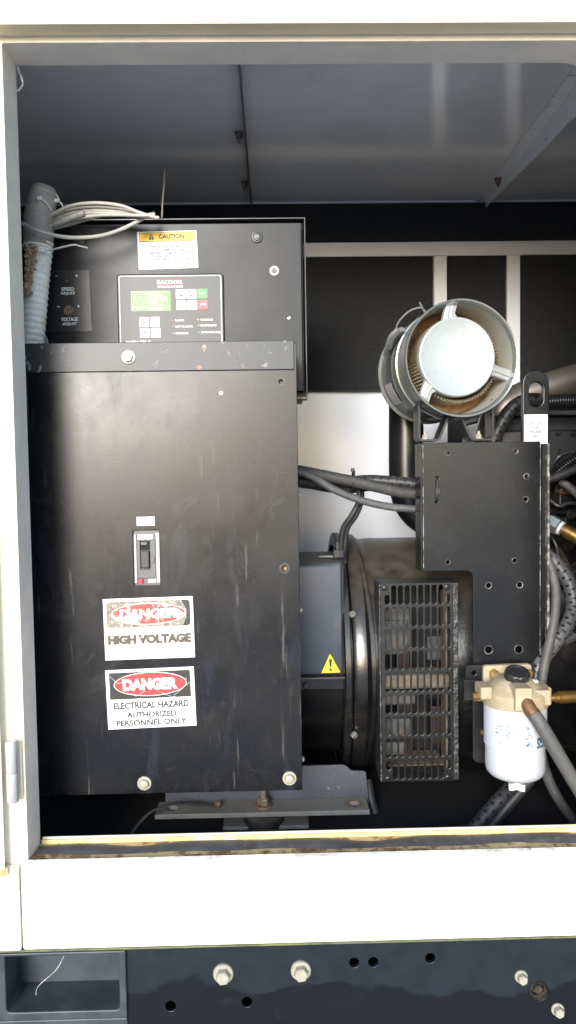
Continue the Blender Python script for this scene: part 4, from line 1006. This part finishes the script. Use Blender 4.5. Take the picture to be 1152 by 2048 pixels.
# upside down brand print and worn specks
wr = (fx_, YU, FR + .0002)
prn = txt('INGS', 0, W(1074, 1480, YU - FR * .6).z, 0, 'print_blue', ff, h=.0205, wd=.036, flip=True, bold=.035, wrap=(*wr, R(41)))
bm = bmesh.new(); rs = random.Random(3)
for i in range(60):
    th = R(rs.choice((-52, -46, -30, -22, -16, -6, 4, 10)) + rs.uniform(-3, 3)); zz = W(1010, rs.uniform(1456, 1496), YU - FR).z
    wv_, hv = rs.uniform(.0009, .0030), rs.uniform(.0004, .0008); tl = rs.uniform(-.4, .4)
    vs_ = []
    for a, b in ((-1, -1), (1, -1), (1, 1), (-1, 1)):
        t2 = th + (a * wv_) / FR; vs_.append(bm.verts.new((fx_ + (FR + .0003) * math.sin(t2), YU - (FR + .0003) * math.cos(t2), zz + b * hv + a * tl * wv_)))
    bm.faces.new(vs_)
ob('worn_print', solidify(bm, .0002), 'print_blue', ff, kind='stuff')
# cast head
ph_ = PL(YU - FR, 1030, 1400)
hz1, hz0 = W(1030, 1374, YU - FR).z, zt_ + .002
ob('filter_head', lathe([(FR - .002, hz0), (FR + .003, hz0 + .001), (FR + .004, hz0 + .008), (FR + .003, hz0 + .026), (FR - .008, hz0 + .036), (FR - .024, hz0 + .046), (.024, hz0 + .050), (0, hz0 + .050)], (fx_, YU, 0), (0, 0, 1), 48), 'head_cream', ff, True, ang=30)
def hb(x0, y0, x1, y1, d0, d1, bev=.003, nm='head_boss', mat='head_cream', par=None):
    pl = PL(d0, (x0 + x1) / 2, (y0 + y1) / 2); a, b = pl.p(x0, y1), pl.p(x1, y0)
    return ob(nm, box(a[0], b[0], d0, d1, a[1], b[1], bev, 3), mat, par or ff)
hb(1031, 1377, 1066, 1424, YU - FR - .010, YU - FR + .03)
hb(1066, 1381, 1103, 1412, YU - FR + .012, YU)
hb(1085, 1376, 1104, 1411, YU - .03, YU + .02)
hb(962, 1375, 985, 1400, YU - .035, YU + .01)
# sloped shoulder
ob('head_shoulder', solidify(lathe([(.036, hz0 + .036), (.030, hz0 + .052), (.024, hz0 + .062)], (fx_ + .002, YU - .012, 0), (0, 0, 1), 6, cap=True), .0), 'head_cream', ff) if False else None
yb_ = YU + .050
phb = PL(yb_, 1015, 1360)
fl = ob('head_flange', plate(rounded([phb.p(967, 1400), phb.p(1065, 1400), phb.p(1064, 1329), phb.p(967, 1331)], [.002, .002, .008, .008]), [], yb_, .014, .003), 'head_cream', ff)
ob('head_neck', box(fx_ - .034, fx_ + .038, YU + .0, yb_ + .002, hz0 + .012, hz0 + .046, .008, 3), 'head_cream', ff, True)
bolt(px(phb, 987, 1346), .0098, ff, 'brass', .007, 0, rot=.5)
bolt(px(phb, 1056, 1347), .0098, ff, 'brass', .006, 0, rot=.3)
# primer cap, ribbed
cc = W(1034, 1350, YU - .012); bm = bmesh.new(); cd = Vector((.0, -.35, 1)).normalized()
n_ = 40; u_, v_ = frame_of(cd); rings = []
for r_, t in ((.0225, -.0085), (.0232, -.006), (.0232, .006), (.0215, .0085), (.016, .0088), (.0155, .0078)):
    rings.append([bm.verts.new(cc + cd * t + (u_ * math.cos(2 * math.pi * i / n_) + v_ * math.sin(2 * math.pi * i / n_)) * r_ * (.965 if (i // 2) % 2 and t < .0085 else 1)) for i in range(n_)])
for A_, B_ in zip(rings, rings[1:]):
    for i in range(n_): bm.faces.new((A_[i], A_[(i + 1) % n_], B_[(i + 1) % n_], B_[i]))
bm.faces.new(rings[0]); bm.faces.new(rings[-1])
ob('primer_cap', bm, 'cap_black', ff)
ob('cap_seat', lathe([(.022, -.030), (.020, -.010), (.012, -.0086)], cc, cd, 8), 'head_cream', ff)
ob('bleed_fitting', lathe([(.008, 0), (.008, .014), (.006, .016), (0, .016)], W(1068, 1376, YU - .01), (0, 0, 1), 14), 'plastic_pale', ff, True)
# left brass plug, right brass fitting
p = W(963, 1393, YU - .012)
pg_ = ob('brass_plug', lathe([(.0085, 0), (.0085, .004), (.0095, .005), (.0095, .008)], p, (-1, 0, 0), 6), 'brass', ff)
ob('plug_hex', lathe([(.0085, .008), (.0085, .015), (.0068, .017), (0, .017)], p, (-1, -.05, 0), 6), 'brass_dark', pg_)
p = W(1100, 1396, YU - .012)
fg = ob('brass_fitting', lathe([(.007, -.004), (.007, .008), (.0095, .009), (.0095, .016), (.0088, .0165), (.0115, .018), (.0115, .060), (.009, .062), (0, .062)], p, (1, .05, .02), 20), 'brass', ff, True, ang=30)
# drain valve with wings
zdr = zb_; bm = lathe([(.010, zdr + .004), (.010, zdr - .006), (.0085, zdr - .008)], (fx_, YU - .01, 0), (0, 0, 1), 20)
ob('drain_stem', bm, 'plastic_pale', ff, True)
star = []
for i in range(40):
    a = 2 * math.pi * i / 40; star.append((.0145 + .0055 * math.cos(4 * a), a))
bm = plate([(r_ * math.cos(a + .5), r_ * math.sin(a + .5)) for r_, a in star], [], 0, .013, .001)
for v in bm.verts: v.co = (fx_ + v.co.x, YU - .01 + v.co.z, zdr - .006 - v.co.y)
ob('drain_valve', bm, 'plastic_pale', ff, True)
# bracket
fb = thing('filter_bracket', 'black folded bracket holding the cream filter head', 'bracket')
YV = YU + .0645
pv = PL(YV, 1000, 1400)
ob('bracket_top', plate([pv.p(931, 1366), pv.p(1070, 1366), pv.p(1070, 1328), pv.p(933, 1330)], [circle(*pv.p(948, 1345), 5 * pv.k, 16)], YV, .004, .0008), 'black_steel', fb)
ob('bracket_ear', box(pv.x(926), pv.x(966), YV - .009, YV - .005, pv.z(1397), pv.z(1357), .0008), 'black_steel', fb)
ob('bracket_leg', plate(rounded([pv.p(946, 1517), pv.p(953, 1525), pv.p(990, 1525), pv.p(990, 1368), pv.p(946, 1368)], 0.001), [], YV + .0006, .004, .0008), 'black_steel', fb)
bolt(px(pv, 965, 1462, -.001), .006, fb, 'brass_dark', .006, 0)

# ================================================================== hoses, looms and cables
def hose(name, label, cat, pts, r_px, mat, Yr, group=None, sides=16, **kw):
    P = [W(*p) for p in pts]
    return ob(name, tube(P, r_px * Yr / F_PX, max(24, int(length(P) / .006)), sides, **kw), mat, None, True, label=label, cat=cat, group=group)
def slotted(name, label, pts, r_px, Yr, group='slotted black cable looms', mat='loom_grey', pitch=.0042):
    P = [W(*p) for p in pts]; t = thing(name, label, 'cable loom', group)
    n_ = max(20, int(length(P) / pitch)); r_ = r_px * Yr / F_PX; sd_ = 20
    def sk(i, kk):
        q = i % 4
        if q == 1: return kk % 5 in (0, 1) 
        if q == 3: return (kk + 2) % 5 in (0, 1)
        return False
    ob('slotted_sleeve', solidify(tube(P, r_, n_, sd_, skip=sk), .0012), mat, t, True)
    ob('wires', tube(P, r_ * .80, n_ // 2, 12), 'wire_black', t, True)
    return t
def corrugated(name, label, pts, r_px, Yr, mat, pitch=.004, amp=.10, group=None, cat='hose', par=None):
    P = [W(*p) for p in pts]; L_ = length(P); n_ = int(L_ / pitch) * 4
    return ob(name, tube(P, r_px * Yr / F_PX, n_, 18, mod=lambda i, m_: 1 + amp * (1, .35, -.9, .35)[i % 4]), mat, par, True, label=label if not par else None, cat=cat if not par else None, group=group, ang=80)

slotted('cable_loom', 'slotted black loom running from the cover edge to the mounting plate', [(575, 958, 1.56), (640, 967, 1.57), (690, 965, 1.58), (740, 961, 1.58), (800, 965, 1.57), (860, 972, 1.56)], 11.5, 1.57, mat='hose_black')
slotted('cable_loom', 'slotted black loom sagging behind the grey cable beside the cover', [(575, 962, 1.60), (620, 968, 1.60), (660, 975, 1.60), (700, 977, 1.60), (740, 972, 1.61)], 10, 1.6, mat='hose_black')
hose('braided_cable', 'black braided cable sleeve above the plain grey cable', 'cable', [(575, 938, 1.545), (640, 950, 1.545), (700, 962, 1.55), (760, 975, 1.55), (810, 986, 1.55), (870, 990, 1.55)], 11.5, 'braid', 1.55)
hose('grey_cable', 'plain dark grey cable sagging from the cover to the mounting plate', 'cable', [(575, 938, 1.52), (620, 952, 1.52), (670, 980, 1.525), (720, 1000, 1.53), (775, 1013, 1.53), (830, 1018, 1.53), (880, 1018, 1.53)], 7.6, 'hose_grey', 1.52)
ct = thing('cable_tie', 'black cable tie round the looms beside the intake pipe', 'cable tie', 'cable ties')
c_ = W(705, 961, 1.56)
ob('strap', lathe([(.021, -.0022), (.0222, -.0018), (.0222, .0018), (.021, .0022)], c_, (.98, 0, -.15), 28, cap=False), 'cap_black', ct, True)
ob('tie_head', box(c_.x - .0035, c_.x + .0035, c_.y - .009, c_.y - .001, c_.z + .018, c_.z + .026, .001), 'cap_black', ct)
for dx, lb_, dyy in ((0, 'left', .0), (8, 'right', .008)):
    hose('drop_cable', 'black cable dropping to the alternator, %s one of the pair' % ('nearer the cover' if dx == 0 else 'nearer the intake pipe'), 'cable', [(716 + dx * .8, 960, 1.60 + dyy), (718 + dx * .6, 1000, 1.60 + dyy), (704 + dx, 1030, 1.60 + dyy), (686 + dx, 1058, 1.61 + dyy), (681 + dx, 1098, 1.62 + dyy), (681 + dx, 1125, 1.63 + dyy)], 5.6, 'hose_black', 1.60, 'pair of cables into the alternator')
cg = thing('cable_gland', 'dirty black cable clamp on top of the alternator cover', 'clamp')
c_ = W(682, 1103, 1.62)
ob('clamp_block', box(c_.x - .018, c_.x + .006, c_.y - .012, c_.y + .015, c_.z - .014, c_.z + .004, .003), 'rubber', cg)
ob('clamp_post', box(c_.x - .012, c_.x - .004, c_.y - .006, c_.y + .006, c_.z, c_.z + .022, .002), 'rubber', cg)
ob('clamp_strap', box(c_.x - .05, c_.x - .018, c_.y - .008, c_.y + .006, c_.z - .012, c_.z - .008, .001), 'foot_steel', cg)

slotted('cable_loom', 'wide slotted grey loom curving down right of the mounting plate', [(1085, 1105, 1.52), (1112, 1128, 1.51), (1138, 1165, 1.50), (1147, 1208, 1.49), (1137, 1245, 1.475), (1118, 1275, 1.465), (1090, 1312, 1.455), (1072, 1345, 1.45), (1066, 1375, 1.45)], 14.5, 1.48, pitch=.0048)
hose('rubber_hose', 'smooth grey hose bending down behind the filter head', 'hose', [(1092, 1110, 1.47), (1106, 1150, 1.46), (1112, 1190, 1.455), (1108, 1240, 1.45), (1098, 1290, 1.44), (1088, 1335, 1.43), (1082, 1380, 1.425)], 9.5, 'hose_dusty', 1.45)
hose('fuel_hose', 'thick grey fuel hose slanting down in front of the white filter', 'hose', [(1060, 1420, YU - FR - .012), (1070, 1432, YU - FR - .022), (1085, 1455, YU - FR - .03), (1120, 1515, YU - FR - .035), (1165, 1590, YU - FR - .035), (1230, 1690, YU - FR - .035)], 14.5, 'hose_dusty', YU - FR - .03)
bmf = lathe([(.0125, -.012), (.0125, .004), (.0118, .006), (.0118, .018), (.011, .020)], W(1057, 1413, YU - FR - .010), (.25, -.75, -.55), 22)
ob('hose_fitting', bmf, 'brass_dark', ff, True)
hose('return_hose', 'grey hose running down behind the white filter into the dark', 'hose', [(1080, 1500, 1.47), (1092, 1545, 1.48), (1112, 1590, 1.48), (1150, 1645, 1.48), (1190, 1690, 1.48)], 10.5, 'hose_grey', 1.48)
hose('return_hose', 'thin black hose hanging right of the slotted loom', 'hose', [(1140, 1190, 1.58), (1125, 1260, 1.56), (1112, 1310, 1.55), (1105, 1360, 1.54), (1085, 1420, 1.54)], 8, 'hose_black', 1.55)
slotted('cable_loom', 'ribbed black loom slanting down to the sill below the white filter', [(1035, 1560, 1.45), (1005, 1592, 1.42), (970, 1632, 1.40), (930, 1680, 1.38)], 14, 1.41, pitch=.0052, mat='hose_black')
hose('drain_hose', 'dark hose behind the slanting loom below the filter', 'hose', [(1060, 1560, 1.47), (1025, 1600, 1.46), (985, 1650, 1.45), (960, 1690, 1.44)], 12, 'hose_black', 1.45)
hose('floor_hose', 'dark curved hose behind the alternator foot near the sill', 'hose', [(735, 1560, 1.60), (742, 1600, 1.58), (758, 1650, 1.56), (780, 1700, 1.55)], 10, 'hose_black', 1.56)
# around the lift eye
slotted('cable_loom', 'slotted black loom curving up behind the lift eye', [(975, 925, 1.60), (985, 885, 1.60), (1003, 845, 1.60), (1030, 812, 1.60), (1060, 800, 1.60), (1095, 803, 1.60), (1130, 806, 1.60)], 14, 1.6, mat='hose_black', pitch=.005)
corrugated('ribbed_hose', 'shiny ribbed black hose right of the lift eye', [(1085, 806, 1.585), (1120, 803, 1.585), (1160, 802, 1.585), (1230, 800, 1.585)], 14.5, 1.585, 'pipe_black', .0055, .09)
corrugated('ribbed_hose', 'glossy ribbed conduit rising at the right edge below the valve cover', [(1096, 962, 1.60), (1115, 945, 1.60), (1140, 925, 1.60), (1175, 900, 1.60)], 12, 1.6, 'pipe_black', .006, .13)
hose('rubber_hose', 'smooth black hose reaching the plate edge below the ribbed conduit', 'hose', [(1085, 962, 1.57), (1110, 955, 1.57), (1135, 945, 1.57), (1180, 925, 1.57)], 9, 'hose_black', 1.57)
slotted('cable_loom', 'short slotted loom right of the plate above the engine stud', [(1085, 948, 1.62), (1110, 945, 1.62), (1135, 942, 1.62), (1170, 945, 1.62)], 9, 1.62, mat='hose_black')
hose('rubber_hose', 'grey hose at the right edge above the brass coupling', 'hose', [(1120, 962, 1.60), (1140, 975, 1.59), (1165, 1000, 1.58)], 8, 'hose_grey', 1.59)

# ================================================================== engine behind the plate
YN = 1.70
pn = PL(YN, 1130, 1000)
en = thing('diesel_engine', 'black diesel engine partly seen right of the mounting plate', 'engine')
eo = lambda nm, x0, y0, x1, y1, d0, d1, mat='engine_black', bev=.004: ob(nm, box(pn.x(x0), pn.x(x1), YN + d0, YN + d1, pn.z(y1), pn.z(y0), bev, 3), mat, en)
eo('valve_cover', 985, 833, 1420, 952, -.02, .28, 'engine_grey', .008)
eo('cover_rail', 985, 824, 1420, 832, -.03, .28, 'foot_steel', .002)
eo('cover_rail', 985, 846, 1420, 862, -.026, .0, 'engine_grey', .003)
eo('cylinder_head', 960, 953, 1420, 1022, -.01, .26)
eo('engine_block', 960, 1023, 1420, 1500, .02, .30)
eo('block_rib', 1060, 1018, 1420, 1028, -.02, .02, 'engine_black', .003)
eo('block_rib', 1128, 1035, 1140, 1300, -.005, .02, 'engine_black', .003)
eo('side_cover', 1085, 1075, 1128, 1180, -.02, .02, 'engine_black', .008)
eo('side_cover', 1040, 1240, 1420, 1420, -.03, .02, 'engine_black', .012)
eo('pump_body', 1030, 880, 1062, 960, -.05, -.02, 'engine_black', .006)
for x, y, r_ in ((1136, 1028, 8), (1131, 1090, 8), (1118, 1010, 6), (1146, 1130, 7), (1120, 1340, 8), (1144, 1290, 7)):
    bolt(px(pn, x, y, -.02), r_ * pn.k, en, 'bolt_dark', .008, 1.35, .3)
p = px(pn, 1112, 978, -.03); ob('engine_stud', lathe([(.017, 0), (.017, .02), (.012, .024), (.009, .03), (0, .03)], p, (.2, -1, -.1), 10), 'bolt_rust', en)
plq = eo('maker_plate', 1000, 864, 1035, 884, -.022, -.0195, 'breaker_grey', 0)
eo('bracket_arm', 1098, 985, 1128, 1010, -.06, -.02, 'engine_black', .004)
eo('bracket_arm', 1105, 1145, 1180, 1160, -.05, -.01, 'engine_black', .004)
eo('fuel_rail', 1090, 940, 1420, 951, -.06, -.035, 'engine_grey', .005)
eo('heat_shield', 1104, 1300, 1420, 1330, -.06, -.03, 'engine_grey', .006)
for i, (x, y) in enumerate(((1108, 866), (1138, 868), (1112, 905), (1142, 907))): bolt(px(pn, x, y, -.021), 5 * pn.k, en, 'bolt_dark', .006, 1.4, .25)
for pts_ in ([(1100, 935, 1.66), (1116, 915, 1.65), (1135, 905, 1.65), (1170, 902, 1.65)], [(1100, 1000, 1.65), (1118, 1012, 1.64), (1140, 1006, 1.64), (1170, 1010, 1.64)], [(1098, 1065, 1.65), (1112, 1090, 1.64), (1120, 1120, 1.64), (1150, 1145, 1.64)]):
    ob('injector_line', tube([W(*q) for q in pts_], .0042, 30, 10), 'engine_grey', en, True)
# brass coupling at the right edge
bc = thing('brass_coupling', 'brass hose coupling with pale hex nut right of the plate', 'coupling')
p0, p1 = W(1096, 1043, 1.585), W(1150, 1072, 1.55); dd = (p1 - p0)
ob('hex_nut', lathe([(.018, 0), (.0195, .002), (.0195, .024), (.017, .027)], p0, dd, 6), 'zinc_green', bc)
ob('collar', lathe([(.0155, .0272), (.0155, .033), (.012, .034)], p0, dd, 20), 'sticker_grey_white', bc, True, ang=30)
ob('coupling_neck', lathe([(.0125, .0335), (.0125, .042), (.014, .043)], p0, dd, 20), 'brass_dark', bc, True, ang=30)
ob('coupling_body', lathe([(.0148, .0432), (.0150, .055), (.0146, .0555), (.0150, .056), (.0150, .080), (.012, .082), (0, .082)], p0, dd, 24), 'brass', bc, True, ang=30)
corrugated('coupling_hose', 'silver braided hose leaving the brass coupling downward', [(1150, 1060, 1.56), (1162, 1078, 1.55), (1172, 1120, 1.55)], 9, 1.55, 'hose_black', .004, .05)
corrugated('ribbed_hose', 'pale ribbed fitting behind the wide slotted loom', [(1126, 1283, 1.52), (1138, 1277, 1.52), (1150, 1270, 1.52)], 10, 1.52, 'hose_grey', .006, .08)
hose('rubber_hose', 'brown grey hose crossing behind the wide slotted loom', 'hose', [(1110, 1175, 1.56), (1130, 1200, 1.56), (1150, 1225, 1.56)], 9, 'hose_grey', 1.56)

# ================================================================== conduit and cables at the upper left
YD = 1.44
cdt = thing('flexible_conduit', 'white flexible conduit with grey wrap hanging at the left jamb', 'conduit')
kd = YD / F_PX
P = [W(x, y, YD) for x, y in ((82, 484), (78, 520), (74, 560), (69, 620), (64, 680), (60, 740))]
n_ = int(length(P) / .0115) * 6
ob('corrugated_tube', tube(P, 23.5 * kd, n_, 24, mod=lambda i, m_: 1 + .055 * math.cos(2 * math.pi * i / 6) ** 3), 'conduit_white', cdt, True, ang=85)
P = [W(x, y, YD) for x, y in ((90, 374), (86, 395), (80, 425), (77, 455), (77, 492))]
n_ = int(length(P) / .008) * 5
ob('grey_wrap', tube(P, lambda t: (25 + 4 * math.sin(t * 2.6)) * kd * (1 - .25 * max(0, (.08 - t) / .08)), n_, 26, mod=lambda i, m_: 1 + (.020 if i % 5 < 3 else -.020)), 'wrap_grey', cdt, True, ang=85)
ct = thing('cable_tie', 'white cable tie with long free tail at the conduit', 'cable tie', 'cable ties')
c_ = W(76, 497, YD)
ob('strap', lathe([(27 * kd, -.0022), (28.5 * kd, -.0018), (28.5 * kd, .0018), (27 * kd, .0022)], c_, (.08, .1, 1), 32, cap=False), 'nylon_white', ct, True)
ob('tail', tube([W(88, 502, YD - .03), W(110, 498, YD - .032), W(146, 490, YD - .034), W(158, 492, YD - .034), W(175, 496, YD - .03)], .0034, 24, 8, squash=.4), 'nylon_white', ct, True)
ob('tie_head', box(*(lambda q: (q.x - .004, q.x + .004, q.y - .004, q.y + .004, q.z - .003, q.z + .004))(W(86, 502, YD - .031)), .001), 'nylon_white', ct)
for x, y, lb_ in ((79, 397, 'front of the conduit wrap'), (105, 387, 'upper right of the conduit wrap'), (113, 402, 'right of the conduit wrap over the cables')):
    t = thing('cable_tie', 'small white cable tie knot on the ' + lb_, 'cable tie', 'cable ties')
    q = W(x, y, YD - .03 if x < 90 else YD - .005)
    ob('tie_head', box(q.x - .0045, q.x + .0045, q.y - .003, q.y + .004, q.z - .003, q.z + .004, .0012), 'nylon_white', t)
    e = W(x + 24, y + 24, YD - .018) if x < 90 else W(x + 14, y + 14, YD - .005)
    ob('tail', tube([q, q.lerp(e, .5) + Vector((.002, -.003, .003)), e], .0012, 12, 6), 'nylon_white', t, True)
G = 'grey cables looping from the conduit'
loops = [('uppermost thin grey cable in the looping bundle', [(98, 432), (140, 412), (190, 406), (240, 411), (275, 424), (300, 432), (318, 436)]),
         ('second thin grey cable from the top of the bundle', [(98, 436), (140, 420), (190, 415), (240, 419), (275, 427), (302, 434)]),
         ('third thin grey cable down in the looping bundle', [(98, 441), (140, 427), (190, 421), (240, 424), (275, 429), (305, 433)]),
         ('fourth thin grey cable down in the looping bundle', [(100, 446), (140, 432), (190, 426), (240, 428), (275, 431), (308, 434)]),
         ('thin grey cable just above the lowest short loop', [(100, 452), (150, 438), (195, 431), (240, 430), (280, 431), (310, 430)]),
         ('lowest of the short grey cable loops', [(98, 459), (140, 449), (190, 434), (225, 427), (262, 430), (290, 430), (308, 432)])]
for i, (lb_, pts) in enumerate(loops):
    hose('grey_cable', lb_, 'cable', [(x, y, YD - .01 + .007 * ((i * 3) % 4)) for x, y in pts], 3.4, 'cable_grey', YD, G, 10)
hose('grey_cable', 'long grey cable crossing the conduit and sagging below the bundle', 'cable', [(44, 447, YD - .035), (62, 456, YD - .046), (85, 464, YD - .046), (120, 473, YD - .03), (155, 475.5, YD - .02), (200, 472, YD - .01), (240, 460, YD), (275, 443, YD + .005), (295, 431, YD + .01), (308, 428, YD + .02)], 3.9, 'cable_grey', YD, G, 10)
t = thing('spiral_wrap', 'grey spiral wrap sleeve over the cables beside the conduit', 'cable sleeve')
P = [W(x, y, YD - .014) for x, y in ((108, 448), (125, 442), (145, 434), (168, 426))]
ob('sleeve', tube(P, 6.8 * kd, 60, 14, mod=lambda i, m_: 1 if i % 16 < 14 else .88), 'wrap_grey', t, True)
hose('thin_wire', 'thin pale wire standing up behind the cabinet', 'wire', [(324, 436, 1.62), (325, 405, 1.63), (328, 370, 1.64), (330, 340, 1.66)], 1.7, 'cable_grey', 1.64)
# bracket ear at the foot of the conduit
t = thing('conduit_clip', 'small zinc clip at the foot of the white conduit', 'clip')
pz = PL(YK - .03, 88, 678)
ob('clip_plate', plate(rounded([pz.p(78, 690), pz.p(97, 690), pz.p(93, 671), pz.p(82, 669)], .004), [circle(*pz.p(88, 681), 2.6 * pz.k, 12)], pz.Y, .002, .0004), 'zinc_green', t)
# insect nest on the conduit: many crumbs
bm = bmesh.new(); rs = random.Random(5)
for i in range(150):
    t_ = rs.random(); y = 492 + 100 * t_; wdt = (14 if t_ < .5 else 8) ; x = 58 + rs.uniform(-wdt * .7, wdt) - 2 * t_ + (3 if t_ < .4 else 0)
    c_ = W(x, y, YD - .030 - rs.uniform(0, .010)); s_ = rs.uniform(.0012, .0042)
    b2 = bmesh.ops.create_icosphere(bm, subdivisions=1, radius=s_, matrix=Matrix.Translation(c_) @ Matrix.Rotation(rs.uniform(0, 3), 4, 'X') @ Matrix.Diagonal((1, rs.uniform(.5, 1), rs.uniform(.4, 1.2), 1)))
ob('insect_nest', bm, 'nest_brown', None, label='crumbly brown insect nest stuck on the white conduit', cat='nest')
# cobweb strands
def web(name, lb_, pts, r_): ob(name, tube([W(*p) for p in pts], r_, 30, 6, mod=lambda i, n_: .5 + 1.0 * abs(math.sin(i * 1.7)) * abs(math.sin(i * .31))), 'web_white', None, True, label=lb_, cat='cobweb', group='cobweb strands')
web('cobweb', 'pale cobweb strand in the top left corner of the bay', [(33, 124, 1.262), (37, 140, 1.262), (44, 158, 1.262), (45, 170, 1.262), (40, 178, 1.263), (33, 183, 1.264)], .0016)
web('cobweb', 'pale cobweb strand across the fork pocket', [(128, 1912, 1.24), (112, 1940, 1.235), (77, 1972, 1.235), (72, 1990, 1.24), (72, 2000, 1.25)], .0005)
# ================================================================== origins at each thing's base
bpy.context.view_layer.update()
def desc(o):
    out = []
    for c in o.children: out.append(c); out += desc(c)
    return out
for o in ROOTS:
    ms = [m for m in [o] + desc(o) if m.type == 'MESH']
    pts = [m.matrix_world @ Vector(c) for m in ms for c in m.bound_box]
    if not pts: continue
    loc = Vector(((min(p.x for p in pts) + max(p.x for p in pts)) / 2, (min(p.y for p in pts) + max(p.y for p in pts)) / 2, min(p.z for p in pts)))
    if o.type == 'MESH':
        if o.get('kind') == 'structure': continue
        o.data.transform(Matrix.Translation(-loc)); o.location = loc
        for c in o.children: c.matrix_parent_inverse = Matrix.Translation(-loc)
    else:
        o.location = loc
        for c in o.children: c.matrix_parent_inverse = Matrix.Translation(-loc)
bpy.context.view_layer.update()
